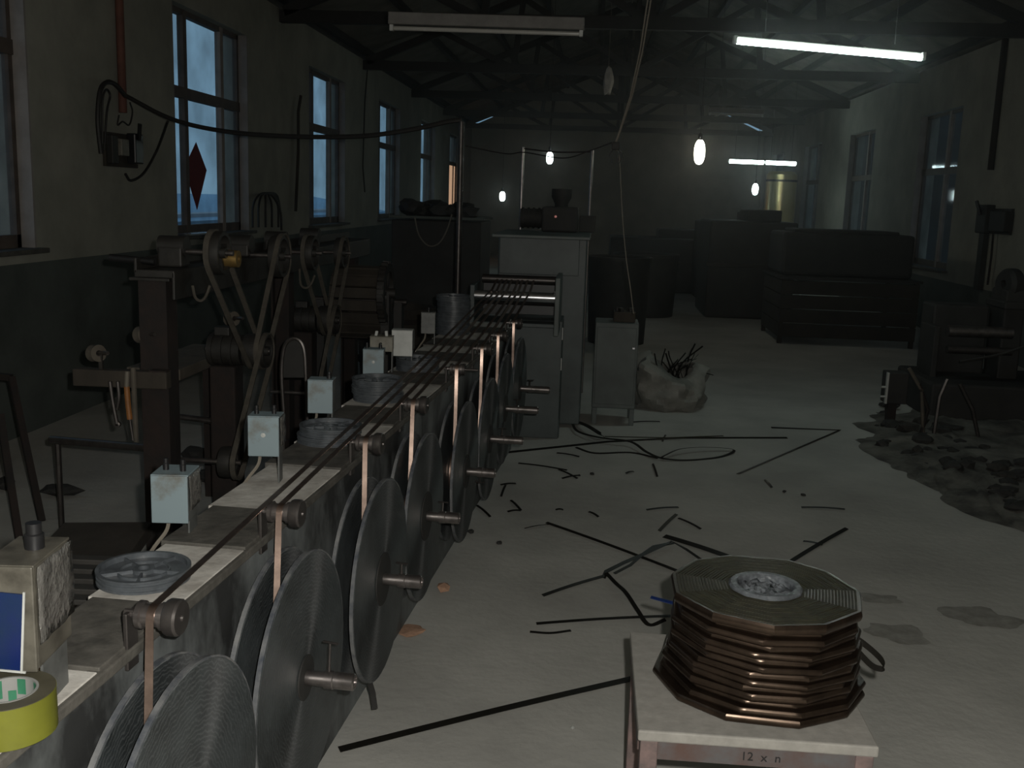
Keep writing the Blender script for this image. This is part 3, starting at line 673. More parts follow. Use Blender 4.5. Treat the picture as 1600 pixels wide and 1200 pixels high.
# goalpost of thin pipe behind the machine
GY = 8.3; a_ = at(817, 230, 'Y', GY); b_ = at(925, 237, 'Y', GY)
o = thing('pipe_goalpost', (a_.x, GY, 0), 'thin upright pipe goalpost behind the grey machine', 'goalpost')
for p in (a_, b_): MB((a_.x, GY, 0)).cyl((p.x, GY, 0), (p.x, GY, a_.z), 0.013, 10).build('upright', 'steel', o)
MB((a_.x, GY, 0)).tube(curve([(a_.x, GY, a_.z - .01), ((a_.x + b_.x) / 2, GY, a_.z - 0.03), (b_.x, GY, a_.z - 0.02)]), 0.006).build('cross_wire', 'rust', o)

# floor cabinet right of the machine
c0 = at(928, 655, 'Z', 0); CBY = 7.1
x0_, x1_ = at(928, 560, 'Y', CBY).x, at(996, 560, 'Y', CBY).x; zt_ = at(960, 505, 'Y', CBY).z
CB = Vector(((x0_ + x1_) / 2, CBY + 0.16, 0)); o = thing('control_cabinet', CB, 'narrow grey control cabinet on legs standing beside the sack', 'cabinet')
part(o, 'body', 'cabinet', (CB + Vector((0, 0, (zt_ + 0.12) / 2)), (x1_ - x0_, 0.30, zt_ - 0.12)), bevel=0.006)
part(o, 'door', 'cabinet', (CB + Vector((0.0, -0.155, (zt_ + 0.12) / 2)), (x1_ - x0_ - 0.03, 0.012, zt_ - 0.18)), bevel=0.003)
part(o, 'latch', 'chrome', (CB + Vector(((x1_ - x0_) / 2 - 0.03, -0.165, zt_ - 0.17)), (0.02, 0.012, 0.015)), bevel=0.002)
for sx in (-1, 1):
    for sy in (-1, 1): part(o, 'leg', 'cabinet', (CB + Vector((sx * ((x1_ - x0_) / 2 - 0.02), sy * 0.13, 0.06)), (0.035, 0.035, 0.12)))
TC = CB + Vector((0.05, -0.02, zt_ + 0.002)); o = thing('parts_box', TC, 'small dark open box of parts on top of the cabinet', 'box')
part(o, 'box_body', 'wood', (TC + Vector((0, 0, 0.035)), (0.15, 0.16, 0.07)))
for i in range(5): part(o, 'part_piece', 'grease', (TC + Vector((random.uniform(-.05, .05), random.uniform(-.05, .05), 0.08)), (0.05, 0.03, 0.03), random.uniform(0, 3)))

# ------------------------------------------------------------------ sack with scraps
SK = at(1045, 640, 'Z', 0); SK.y += 0.12
q = MB(SK); nu, nv = 36, 14; vs = []; fs = []
for i in range(nu):
    t = 2 * math.pi * i / nu
    for j in range(nv):
        h = j / (nv - 1); r_ = 0.25 + 0.05 * math.sin(math.pi * h) - 0.02 * h
        z_ = 0.34 * h
        if h > 0.85: r_ -= 0.06 * (h - 0.85) / 0.15
        nz_ = noise.noise(Vector((math.cos(t) * 2.2, math.sin(t) * 2.2, h * 3))) * 0.07 + noise.noise(Vector((math.cos(t) * 6, math.sin(t) * 6, h * 5))) * 0.03
        z_ += (0.05 * math.sin(t * 2 + 1.0) - 0.06 * math.cos(t + 0.4)) * h
        vs.append(SK + Vector(((r_ + nz_) * 1.0 * math.cos(t), (r_ + nz_) * 0.85 * math.sin(t), max(0.002, z_ + nz_ * 0.4 * (h > 0)))))
for i in range(nu):
    for j in range(nv - 1): fs.append((i * nv + j, ((i + 1) % nu) * nv + j, ((i + 1) % nu) * nv + j + 1, i * nv + j + 1))
fs.append(tuple(i * nv for i in range(nu)))
q.add(vs, fs); so = q.build('sack', 'sack', None, True, angle=0.5)
sd = so.modifiers.new('t', 'SOLIDIFY'); sd.thickness = 0.006; sd.offset = -1
tag(so, 'slumped open white woven sack holding black strap scraps', 'sack')
ss = []
for i in range(26):
    p0 = SK + Vector((random.uniform(-.12, .15), random.uniform(-.12, .12), 0.20)); p2 = p0 + Vector((random.uniform(-.16, .22), random.uniform(-.08, .08), random.uniform(0.06, 0.30)))
    pm = (p0 + p2) / 2 + Vector((random.uniform(-.05, .05), 0, random.uniform(0, .06)))
    o = MB(SK).ribbon(curve([p0, pm, p2], 4), 0.014, 0.002, (random.uniform(-1, 1), 1, random.uniform(-.5, .5))).build('strap_scrap', 'scrapstrap')
    tag(o, 'black strap scrap sticking out of the open sack', 'strap scrap', 'strap scraps in the sack')

# ================================================================== straps and scraps on the floor
def fl_strap(name, pts, wd, label, lift=None, n_=6, group=None, mm='scrapstrap', straight=True):
    P = [at(x, y, 'Z', 0.004 + (lift[i] if lift else 0)) for i, (x, y) in enumerate(pts)]
    pts3 = P if straight else curve(P, n_)
    if straight and len(P) == 2: pts3 = [P[0].lerp(P[1], k / 8) + Vector((0, 0, 0.002 + 0.004 * math.sin(math.pi * k / 8))) for k in range(9)]
    sides = []
    for i in range(len(pts3)):
        d = (pts3[min(i + 1, len(pts3) - 1)] - pts3[max(i - 1, 0)]).normalized(); sides.append(Vector((-d.y, d.x, 0.25)))
    return tag(MB(pts3[0]).ribbon(pts3, wd, 0.0022, sides).build(name, mm, None, True, angle=1.0), label, 'strap', group or 'loose straps on the floor')
fl_strap('loose_strap', [(854, 817), (1062, 894)], 0.016, 'straight black strap on floor pointing at the coil from upper left')
fl_strap('loose_strap', [(848, 931), (946, 900)], 0.015, 'short straight black strap ending in the crinkled kinked strap')
fl_strap('loose_strap', [(943, 903), (947, 893), (975, 879), (1005, 866), (1022, 854), (1052, 848)], 0.018, 'kinked black strap, upper half of the twisted zigzag', [0, .01, .02, .015, .02, .02])
fl_strap('loose_strap', [(960, 896), (985, 883), (1002, 868), (1050, 846), (1072, 858), (1098, 876)], 0.013, 'thin bent black strap running beside the twisted zigzag', [0.02, .02, .03, .03, .01, 0])
fl_strap('loose_strap', [(947, 895), (962, 911), (978, 926), (996, 953), (1014, 976), (1040, 968)], 0.016, 'twisted black strap leading down to the stool corner', [.01, .02, .03, .03, .03, .05], straight=False)
fl_strap('loose_strap', [(838, 975), (1048, 963)], 0.013, 'near-horizontal black strap on floor left of the coil')
fl_strap('loose_strap', [(828, 987), (860, 989), (892, 985)], 0.010, 'short thin curved strap left of the stool', straight=False)
fl_strap('loose_strap', [(1038, 838), (1148, 874)], 0.030, 'wide doubled black strap behind the coil')
fl_strap('loose_strap', [(1232, 880), (1323, 826)], 0.020, 'black strap sticking out behind the coil to upper right')
fl_strap('loose_strap', [(530, 1172), (988, 1061)], 0.022, 'long wide black strap running from the reels to the stool')
fl_strap('loose_strap', [(790, 707), (950, 690), (1065, 684), (1230, 684)], 0.022, 'longest black strap lying across the floor before the cabinet')
fl_strap('loose_strap', [(945, 682), (1040, 684), (1130, 681)], 0.010, 'strap with yellow-green sheen on top of the tangled straps', [.012, .012, .012], mm='bronzetop')
fl_strap('loose_strap', [(1205, 668), (1312, 672), (1153, 740)], 0.022, 'black strap bent into a sharp V at right of the tangle')
fl_strap('loose_strap', [(893, 658), (903, 674), (940, 684), (985, 690), (1010, 706), (1035, 716), (1075, 719), (1125, 714), (1147, 703), (1110, 699), (1065, 701), (1040, 711), (1032, 716)], 0.018, 'looped black strap curling through the tangle', [.02, .02, .03, .03, .02, .01, .0, .0, .01, .02, .03, .02, .01], straight=False)
fl_strap('loose_strap', [(900, 699), (930, 708), (985, 707), (1028, 716)], 0.016, 'shiny black strap below the tangle', straight=False)
fl_strap('loose_strap', [(893, 656), (915, 664), (935, 676), (944, 683)], 0.030, 'wide folded black strap at the cabinet foot', [.01, .04, .04, .01], straight=False)
fl_strap('loose_strap', [(1030, 830), (1057, 804)], 0.016, 'short strap with brass sheen above the wide doubled strap', mm='bronzetop')
SC = [[(1020, 725), (1027, 745)], [(873, 734), (902, 748)], [(878, 748), (905, 743)], [(1010, 797), (1060, 793)], [(1060, 810), (1095, 827)], [(810, 724), (886, 735)], [(745, 790), (766, 808)],
      [(783, 776), (790, 758)], [(782, 758), (806, 756)], [(798, 782), (814, 798)], [(793, 800), (813, 798)], [(1252, 793), (1320, 796)], [(985, 660), (1031, 659)], [(868, 797), (880, 797)], [(850, 645), (905, 645)],
      [(920, 800), (935, 808)], [(1035, 690), (1040, 680)], [(978, 740), (990, 737)], [(1195, 750), (1206, 762)], [(1255, 846), (1285, 852)], [(870, 708), (905, 714)], [(858, 820), (820, 826)]]
for s_ in SC: fl_strap('strap_scrap', s_, 0.012, 'short black strap scrap lying loose on the floor', group='short strap scraps on the floor')
# strap end hanging below the third reel
p0 = B(2.75, 0.07, 0.17); p1 = at(586, 1108, 'Y', p0.y - 0.05)
tag(MB(p0).ribbon([p0, (p0 + p1) / 2 + Vector((0.004, 0, 0)), p1], 0.016, 0.0015, BU * 0.3 + BW).build('strap_end', 'scrapstrap'), 'cut strap end hanging below the third reel', 'strap')
# brick pieces
def lump(name, c, r_, mm, label, cat, sq=(1, 1, 0.6), seed=0, group=None, sub=2):
    bm = bmesh.new(); bmesh.ops.create_icosphere(bm, subdivisions=sub, radius=1)
    zmin = 9
    for v in bm.verts:
        k_ = 1 + 0.45 * noise.noise(v.co * 1.4 + Vector((seed * 3.1, seed, 0))) + 0.15 * noise.noise(v.co * 4 + Vector((seed, 0, 0)))
        v.co = Vector((v.co.x * sq[0], v.co.y * sq[1], v.co.z * sq[2])) * r_ * k_
    zmin = min(v.co.z for v in bm.verts)
    for v in bm.verts: v.co.z -= zmin
    me = bpy.data.meshes.new(name); bm.to_mesh(me); bm.free(); me.materials.append(M[mm]); ob = bpy.data.objects.new(name, me); COL.objects.link(ob); ob.location = c
    return tag(ob, label, cat, group)
lump('brick_fragment', at(694, 925, 'Z', 0), 0.03, 'brick', 'pale broken brick piece on floor right of the fourth reel', 'brick', seed=1, sub=1)
lump('brick_fragment', at(640, 988, 'Z', 0), 0.05, 'brick', 'flat orange-brown crumb heap on floor beside the third reel', 'rubble', (1, 1, 0.18), seed=2)
lump('paper_scrap', at(895, 1140, 'Z', 0), 0.009, 'white', 'tiny white scrap on floor left of the stool', 'scrap', seed=4, sub=1)
for i, (x, y, r_) in enumerate([(735, 834, .018), (780, 850, .015), (1225, 770, .012), (1255, 775, .015), (905, 744, .01), (925, 742, .014)]):
    lump('dirt_clod', at(x, y, 'Z', 0), r_, 'rag', 'small dark clod on the bare floor', 'clod', seed=i + 9, sub=1, group='small clods on the floor')

# ================================================================== left: belt drive line, posts, tools
XD = -1.5
def post(px0, px1, Y, ztop, label):
    a_ = at(px0, 600, 'Y', Y); b_ = at(px1, 600, 'Y', Y); wd = b_.x - a_.x; c = Vector(((a_.x + b_.x) / 2, Y, 0)); o = thing('iron_post', c, label, 'post', 'iron posts of the drive line')
    for sx in (-1, 1): MB().box((sx * (wd / 2 - 0.005), 0, ztop / 2), (0.010, 0.10, ztop)).build('flange', 'rust', o, False)
    MB().box((0, 0.0, ztop / 2), (wd - 0.02, 0.008, ztop)).build('web', 'rust', o, False)
    MB().box((0, -0.052, ztop / 2), (wd, 0.004, ztop)).build('face_plate', 'rust', o, False)
    MB().box((0, 0, ztop + 0.006), (wd + 0.05, 0.16, 0.012)).build('cap_plate', 'grease', o, False, bevel=0.002)
    return o
p1o = post(230, 272, 3.95, 1.19, 'rusty iron post standing behind the film-wrapped switch box')
XP = p1o.location.x
MBt = lambda: MB()
for Y in (5.6, 7.2):
    c = Vector((XP, Y, 0)); o = thing('iron_post', c, 'rusty post under the drive beam, %s' % ('middle one' if Y < 6 else 'farthest one'), 'post', 'iron posts of the drive line')
    for sx in (-1, 1): MB().box((sx * 0.045, 0, 0.595), (0.01, 0.1, 1.19)).build('flange', 'rust', o, False)
    MB().box((0, 0, 0.595), (0.09, 0.008, 1.19)).build('web', 'rust', o, False)
BMc = Vector((XP, 5.6, 1.205)); o = thing('drive_beam', BMc, 'greasy channel beam lying along the tops of the rusty posts', 'beam')
part(o, 'web', 'grease', ((XP + 0.03, 5.6, 1.22), (0.16, 3.5, 0.03)))
part(o, 'flange', 'grease', ((XP + 0.105, 5.6, 1.175), (0.012, 3.5, 0.11)))
part(o, 'flange', 'grease', ((XP - 0.045, 5.6, 1.25), (0.012, 3.5, 0.06)))
# shafts with bearings and pulleys: axis along X
def pulley(y_, z_, r_, label, x=XD, wd=0.05, shaft=(0.24, 0.06), mm='grease'):
    c = Vector((x, y_, z_)); o = thing('belt_pulley', c, label, 'pulley', 'belt pulleys of the drive line')
    q = MB(); q.lathe([(r_ * 0.82, -wd / 2), (r_, -wd / 2), (r_ + 0.003, 0), (r_, wd / 2), (r_ * 0.82, wd / 2)], (0, 0, 0), (1, 0, 0), 28, closed=True); q.build('rim', mm, o)
    for i in range(4):
        t = i * math.pi / 2 + 0.4; MB().box((0, math.cos(t) * r_ * 0.45, math.sin(t) * r_ * 0.45), (wd * 0.4, r_ * 0.85, 0.014), rot=Matrix.Rotation(t, 3, 'X')).build('spoke', mm, o, False)
    q = MB(); q.cyl((-wd / 2 - 0.006, 0, 0), (wd / 2 + 0.006, 0, 0), 0.022, 14); q.build('hub', mm, o)
    q = MB(); q.cyl((-shaft[0], 0, 0), (shaft[1], 0, 0), 0.011, 12); q.build('shaft', 'steel', o)
    return c, r_
def belt(A, B_, label, dx=0.0, wd=0.022, sag=0.0):
    (c1, r1), (c2, r2) = A, B_
    d = Vector((0, c2.y - c1.y, c2.z - c1.z)); L = d.length; th = math.atan2(d.z, d.y); al = math.acos(max(-1, min(1, (r1 - r2) / L)))
    pts = []
    for k in range(11):
        t = th + al + (2 * math.pi - 2 * al) * k / 10; pts.append(Vector((c1.x + dx, c1.y + math.cos(t) * (r1 + .006), c1.z + math.sin(t) * (r1 + .006))))
    for k in range(11):
        t = th - al + 2 * al * k / 10; pts.append(Vector((c2.x + dx, c2.y + math.cos(t) * (r2 + .006), c2.z + math.sin(t) * (r2 + .006))))
    pts.append(pts[0] + Vector((0.0005, 0, 0)))
    q = MB(c1); q.ribbon(pts, wd, 0.008, (1, 0, 0)); return tag(q.build('drive_belt', 'belt', None, True, angle=1.0), label, 'belt', 'canvas drive belts')
def yz(x, y): p = at(x, y, 'X', XD); return p.y, p.z
PA = pulley(*yz(342, 395), 0.085, 'upper pulley nearest the rusty post, carrying a belt')
PB = pulley(*yz(436, 400), 0.10, 'second upper pulley, where the belt rises right')
PM = pulley(*yz(402, 548), 0.075, 'middle pulley where the two nearer belts cross', wd=0.10)
PC = pulley(*yz(356, 722), 0.065, 'low pulley near the floor at the belt\'s bottom loop')
PD = pulley(*yz(486, 395), 0.09, 'third upper pulley on the beam')
PE = pulley(*yz(533, 395), 0.09, 'farthest upper pulley on the beam')
PN = pulley(*yz(514, 500), 0.08, 'middle pulley where the two farther belts cross', wd=0.10)
PF = pulley(*yz(490, 615), 0.07, 'low pulley below the farther crossing belts')
belt(PA, PM, 'canvas belt slanting from first upper pulley to the middle pulley', -0.02)
belt(PB, PM, 'canvas belt slanting from second upper pulley to the middle pulley', 0.02)
belt(PM, PC, 'canvas belt dropping from the middle pulley to the floor pulley', 0.045)
belt(PD, PN, 'canvas belt from the third upper pulley down to farther crossing', -0.02)
belt(PE, PN, 'canvas belt from the farthest upper pulley down to farther crossing', 0.02)
belt(PN, PF, 'canvas belt below the farther crossing', 0.045)
# bearings stand on the beam
for i, (c, r_) in enumerate((PA, PB, PD, PE)):
    p = Vector((XP + 0.03, c.y, 1.237)); o = thing('bearing_stand', p, ['greasy bearing block on the near end of beam, over the post', 'greasy bearing block second along the beam', 'greasy bearing block third along the beam', 'greasy bearing block at far end of beam'][i], 'bearing', 'bearing blocks on the beam')
    hh = max(0.06, c.z - 1.237 + 0.02)
    MB().box((0, 0, hh / 2), (0.10, 0.09, hh)).build('pedestal', 'grease', o, False, bevel=0.008)
    MB().cyl((-0.055, 0, hh), (0.055, 0, hh), 0.042, 18).build('bearing_cap', 'grease', o)
# brass collar on the second shaft
p = at(358, 404, 'X', XD + 0.02); o = MB(p); o.lathe([(0.014, -0.04), (0.034, -0.04), (0.036, 0), (0.034, 0.04), (0.014, 0.04)], p, (1, 0, 0), 20, closed=True)
tag(o.build('brass_collar', mat('worn_brass', (0.55, 0.36, 0.13), 0.35, 0.8)), 'shiny brass collar beside the first upper pulley', 'collar')
# black rod pointing left from the near bearing
a_ = at(172, 402, 'Y', 3.9); b_ = at(242, 409, 'Y', 3.9)
tag(MB(a_).cyl(a_, b_, 0.014, 12).build('shaft_stub', 'black'), 'black shaft stub jutting left from the drive beam', 'shaft')
# loops of hanging cable under beam
for i, (x0_, y0_, x1_, y1_, xm_, ym_, Y) in enumerate([(301, 446, 328, 446, 313, 470, 3.98), (468, 420, 492, 430, 478, 450, 5.4)]):
    P = [at(x0_, y0_, 'Y', Y), at(xm_ - 8, ym_ - 6, 'Y', Y), at(xm_, ym_, 'Y', Y), at(xm_ + 8, ym_ - 6, 'Y', Y), at(x1_, y1_, 'Y', Y)]
    tag(MB(P[0]).tube(curve(P), 0.006).build('cable_loop', 'belt'), ['small cable loop hanging below the near beam end', 'small cable loop hanging below the far beam part'][i], 'cable')
# wooden cross timber with tools
YT = 3.868
a_ = at(118, 588, 'Y', YT); b_ = at(264, 594, 'Y', YT)
o = thing('cross_timber', (a_ + b_) / 2, 'dark horizontal timber bolted across the rusty post', 'timber')
q = MB(o.location); q.bar(a_, b_, 0.05, 0.068); q.build('timber', 'wood', o, False, bevel=0.004)
q = MB(o.location); q.bar(b_ + Vector((-0.07, 0, 0.036)), b_ + Vector((0.0, 0, 0.036)), 0.05, 0.006); q.build('end_strap', 'rust', o, False)
def hang(name, pts, r_, mm, label, cat, Y=YT - 0.036):
    P = [at(x, y, 'Y', Y) for x, y in pts]; return tag(MB(P[0]).tube(P, r_, 8).build(name, mm), label, cat)
w0 = at(172, 600, 'Y', YT - 0.036); o = thing('hanging_wrench', w0, 'dark forked wrench hanging from the cross timber', 'wrench')
for pp in ([(172, 596), (176, 625), (183, 662)], [(184, 596), (186, 620), (183, 640)]): MB(w0).tube(curve([at(x, y, 'Y', YT - 0.036) for x, y in pp], 4), 0.008, 8).build('arm', 'darksteel', o)
q = MB(w0); p = at(184, 663, 'Y', YT - 0.036); q.lathe([(0.006, -.008), (0.012, -.006), (0.012, .006), (0.006, .008)], p, (0, 1, 0), 12, closed=True); q.build('ring_end', 'steel', o)
s0 = at(199, 582, 'Y', YT - 0.036); o = thing('screwdriver', s0, 'screwdriver with orange handle hanging from the cross timber', 'screwdriver')
P = [at(x, y, 'Y', YT - 0.036) for x, y in ((199, 580), (198, 604), (200, 630), (203, 655), (208, 688))]
MB(s0).tube(P[:2], 0.009, 8).build('ferrule', 'cablepale', o); MB(s0).tube(P[1:3], 0.011, 8).build('grip', 'orange', o); MB(s0).tube(P[2:4], 0.011, 8).build('grip', 'orange', o); MB(s0).tube(P[3:], 0.005, 8).build('blade', 'darksteel', o)
hang('wooden_stick', [(208, 574), (210, 620), (213, 690)], 0.010, 'plank', 'pale wooden stick hanging beside the orange screwdriver', 'stick', YT - 0.036)
# pale cups/insulators on the wall side of the rig
for i, (x, y, Y) in enumerate([(150, 552, 3.868), (223, 523, 3.93), (362, 498, 4.7)]):
    c = at(x, y, 'Y', Y); o = thing('pale_wood_wheel', c, ['pale round wooden wheel on the left end of timber', 'pale round wooden wheel left of the rusty post', 'pale round wooden wheel behind the nearer belts'][i], 'wheel', 'pale wooden wheels')
    q = MB(); q.lathe([(0.012, -0.02), (0.034, -0.02), (0.03, 0), (0.034, 0.02), (0.012, 0.02)], (0, 0, 0), (0.8, -0.5, 0.1), 18, closed=True); q.build('wheel', 'plank', o)
    q = MB(); q.cyl((-0.03, 0.02, 0), (0.07, -0.045, 0.01), 0.008, 8); q.build('axle', 'darksteel', o)
    if i == 0: MB().box((0.02, 0, (b_.z + 0.036 - c.z) / 2 - 0.002), (0.014, 0.014, c.z - b_.z - 0.03)).build('stem', 'darksteel', o, False)
    if i == 1: MB().cyl((0.02, 0, 0), (XP - 0.04 - c.x, 0, 0), 0.008, 8).build('arm', 'darksteel', o)
    if i == 2: MB().box((0, 0, -c.z / 2), (0.03, 0.03, c.z)).build('stand', 'rust', o, False)
# plank shelf behind post
a_ = at(272, 592, 'Y', 4.15); b_ = at(352, 552, 'Y', 4.15)
PL = Vector((-1.89, 4.65, at(290, 585, 'Y', 4.3).z))
o = thing('plank_shelf', PL, 'dusty pale plank shelf behind the rusty post', 'shelf')
MB().box((0, 0, 0), (0.24, 0.75, 0.05)).build('plank', 'plank', o, False, bevel=0.004)
for sy in (-0.3, 0.3): MB().box((0.0, sy, -PL.z / 2 - 0.012), (0.06, 0.06, PL.z - 0.026)).build('leg', 'rust', o, False)
# low rail left of post
a_ = at(80, 687, 'Y', 4.3); b_ = at(232, 700, 'Y', 4.1)
o = thing('low_rail', (a_ + b_) / 2, 'low dark pipe rail running left from the rusty post', 'rail')
MB(o.location).cyl(a_, b_, 0.018, 12).build('pipe', 'darksteel', o)
MB(o.location).cyl(Vector((a_.x + .03, a_.y, 0)), a_ + Vector((.03, 0, 0)), 0.014, 8).build('foot', 'darksteel', o)
a_ = at(272, 650, 'Y', 4.6); b_ = at(350, 660, 'Y', 4.6)
tag(MB(a_).cyl(a_, b_, 0.014, 10).build('pipe_bar', 'darksteel'), 'thin dark pipe right of the rusty post', 'pipe')
# leaning wooden frame at far left
P = [at(18, 590, 'Y', 4.7), at(58, 672, 'Y', 4.4), at(0, 648, 'Y', 4.3), at(22, 690, 'Y', 4.1), at(-30, 585, 'Y', 4.7)]
o = thing('leaning_trestle', (P[1].x, P[1].y, 0), 'rusty trestle leaning at the left picture edge', 'trestle')
for a_, b_ in ((P[0], Vector((P[1].x, P[1].y, 0.0))), (P[2], Vector((P[3].x, P[3].y, 0.0))), (P[0], P[4])): MB(o.location).bar(a_, b_, 0.03, 0.03).build('bar', 'rust', o, False)
# rags and clods on floor left
for i, (x, y, r_, sq, lb) in enumerate([(95, 765, .07, (1.6, .8, .4), 'long dark rag lying on floor at left'), (8, 755, .05, (1, 1, .6), 'dark lump on floor at left picture edge'), (305, 710, .06, (1.2, 1, .7), 'dark greasy lump behind the rusty post base'), (330, 745, .06, (1.6, 1, .6), 'dark cloth heap beside the low floor pulley')]):
    lump('rag', at(x, y + 10, 'Z', 0), r_, 'rag', lb, 'rag', sq, seed=20 + i)
# pale plank lying under bench left
c = at(125, 880, 'Z', 0.35); o = MB(c); o.box(c, (0.30, 0.7, 0.05), rz=0.2); tag(o.build('loose_plank', 'wood', None, False, bevel=0.004), 'brown plank lying behind the single grey spool', 'plank')
MBs = MB(c); 
# slatted drum
DY = 6.3; a_ = at(527, 468, 'Y', DY); b_ = at(606, 476, 'Y', DY); dr_ = 0.215
o = thing('slatted_drum', (a_ + b_) / 2, 'brown wooden slatted drum beyond the drive belts', 'drum')
ns = 18
for k in range(ns):
    t = 2 * math.pi * k / ns; off = Vector((0, math.cos(t), math.sin(t))) * dr_
    q = MB(o.location); q.box((a_ + b_) / 2 + off, (abs(b_.x - a_.x), 0.064, 0.022), rot=Matrix.Rotation(t - math.pi / 2, 3, 'X')); q.build('slat', 'wood', o, False, bevel=0.003)
for x_ in (a_.x + 0.01, b_.x - 0.01):
    q = MB(o.location); q.lathe([(0.03, -0.015), (dr_ - 0.012, -0.015), (dr_ - 0.012, 0.015), (0.03, 0.015)], (x_, DY, a_.z), (1, 0, 0), 30, closed=True); q.build('end_disc', 'grease', o)
MB(o.location).cyl((a_.x - 0.15, DY, a_.z), (b_.x + 0.12, DY, a_.z), 0.02, 12).build('axle', 'darksteel', o)
for x_ in (a_.x - 0.10, b_.x + 0.07): MB(o.location).box((x_, DY, a_.z / 2), (0.05, 0.08, a_.z)).build('stand', 'grease', o, False)
# ring gear right of the drum
c = at(603, 458, 'Y', 6.0); o = thing('ring_gear', c, 'dark toothed ring gear right of the wooden drum', 'gear')
q = MB(); q.lathe([(0.13, -0.02), (0.175, -0.02), (0.175, 0.02), (0.13, 0.02)], (0, 0, 0), (1, 0, 0), 36, closed=True); rg = q.build('ring', 'grease', o)
for k in range(24):
    t = 2 * math.pi * k / 24; MB().box((0, math.cos(t) * 0.18, math.sin(t) * 0.18), (0.036, 0.018, 0.02), rot=Matrix.Rotation(t - math.pi / 2, 3, 'X')).build('tooth', 'grease', rg, False)
MB().box((0, 0, -c.z / 2), (0.05, 0.06, c.z)).build('stand', 'grease', o, False); MB().cyl((-0.05, 0, 0), (0.06, 0, 0), 0.03, 12).build('hub', 'grease', o)
for k in range(3): MB().box((0, 0, 0), (0.02, 0.27, 0.02), rot=Matrix.Rotation(k * math.pi / 3, 3, 'X')).build('spoke', 'grease', rg, False)
# chrome hoop
Y = 4.4; P = [at(x, y, 'Y', Y) for x, y in ((443, 640), (440, 590), (441, 560), (446, 538), (458, 529), (470, 534), (476, 552), (478, 590), (480, 640))]
o = thing('hoop_guard', Vector((P[4].x, Y, 0)), 'dark arched pipe guard below the farther belts', 'guard')
MB(o.location).tube(curve(P, 5), 0.009, 8).build('hoop', 'darksteel', o)
q = MB(o.location); q.add([P[k] for k in (1, 2, 3, 4, 5, 6, 7)] + [P[k] + Vector((0, 0.006, 0)) for k in (1, 2, 3, 4, 5, 6, 7)], [tuple(range(7)), tuple(range(13, 6, -1))] + [(i, (i + 1) % 7, 7 + (i + 1) % 7, 7 + i) for i in range(7)]); q.build('guard_plate', 'dark', o, False)
for s_ in (0, -1): MB(o.location).cyl(P[s_], Vector((P[s_].x, Y, 0)), 0.009, 8).build('leg', 'darksteel', o)
# motor under the crossing belts
for i, (cx, cy, lb) in enumerate(((-1.635, 4.6, 'greasy electric motor on a frame under the nearer belts'), (-1.635, 5.9, 'greasy electric motor on a frame under the farther belts'))):
    z_ = (PM, PN)[i][0].z; cy = (PM, PN)[i][0].y
    o = thing('drive_motor', (cx, cy, 0), lb, 'motor', 'drive motors')
    MB().cyl((-0.08, 0, z_), (0.07, 0, z_), 0.07, 22).build('casing', 'grease', o)
    for k in range(3): MB().cyl((-0.07 + 0.045 * k, 0, z_), (-0.055 + 0.045 * k, 0, z_), 0.077, 22).build('fin', 'grease', o)
    MB().box((-0.01, 0, (z_ - 0.07) / 2), (0.12, 0.12, z_ - 0.07)).build('frame', 'rust', o, False, bevel=0.01)
    MB().box((-0.02, 0, z_ + 0.085), (0.07, 0.06, 0.04)).build('terminal_box', 'grease', o, False, bevel=0.005)
# dark tank with pale rim and clutter behind drum
TY = 9.6; a_ = at(612, 336, 'Y', TY); b_ = at(752, 346, 'Y', TY)
TK = Vector(((a_.x + b_.x) / 2, TY + 0.45, 0)); o = thing('cooling_tank', TK, 'dark cooling tank with a pale rim beneath the far left windows', 'tank')
tw_, th_ = b_.x - a_.x, a_.z
part(o, 'tank_body', 'dark', (TK + Vector((0, 0, th_ / 2 - 0.02)), (tw_, 0.9, th_ - 0.04)), bevel=0.01)
part(o, 'rim', 'dado', (TK + Vector((0, -0.44, th_ - 0.012)), (tw_ + 0.04, 0.05, 0.025)))
part(o, 'rim', 'dado', (TK + Vector((0, 0.44, th_ - 0.012)), (tw_ + 0.04, 0.05, 0.025)))
P = [at(x, y, 'Y', TY - 0.03) for x, y in ((648, 340), (655, 368), (670, 384), (686, 380), (698, 360), (706, 335))]
tag(MB(P[0]).tube(curve(P), 0.007).build('slack_cable', 'cablepale'), 'thin pale cord looping down the front of the dark tank', 'cord')
for i in range(7):
    c = TK + Vector((-tw_ / 2 + 0.12 + i * (tw_ - 0.2) / 7.0, -0.1 + 0.1 * (i % 3), th_ - 0.02)); lump('clutter_lump', c, random.uniform(.07, .11), 'dark', 'dark lump of clutter piled on the cooling tank', 'clutter', (1.2, 1, .8), seed=40 + i, group='clutter on the tank')
# second brown box below, with drum
c = Vector((-1.65, 8.6, 0)); o = thing('wooden_tub', c, 'brown wooden tub in the shade before the dark tank', 'tub')
q = MB(); q.lathe([(0.0001, 0.03), (0.30, 0.03), (0.34, 0.62), (0.32, 0.62), (0.29, 0.06), (0.0001, 0.06)], (0, 0, 0), (0, 0, 1), 28); q.build('tub', 'wood', o)
for z_ in (0.15, 0.5): q = MB(); q.lathe([(0.305 + z_ * 0.06, z_), (0.315 + z_ * 0.06, z_), (0.317 + z_ * 0.06, z_ + 0.04), (0.307 + z_ * 0.06, z_ + 0.04)], (0, 0, 0), (0, 0, 1), 28, closed=True); q.build('hoop', 'rust', o)

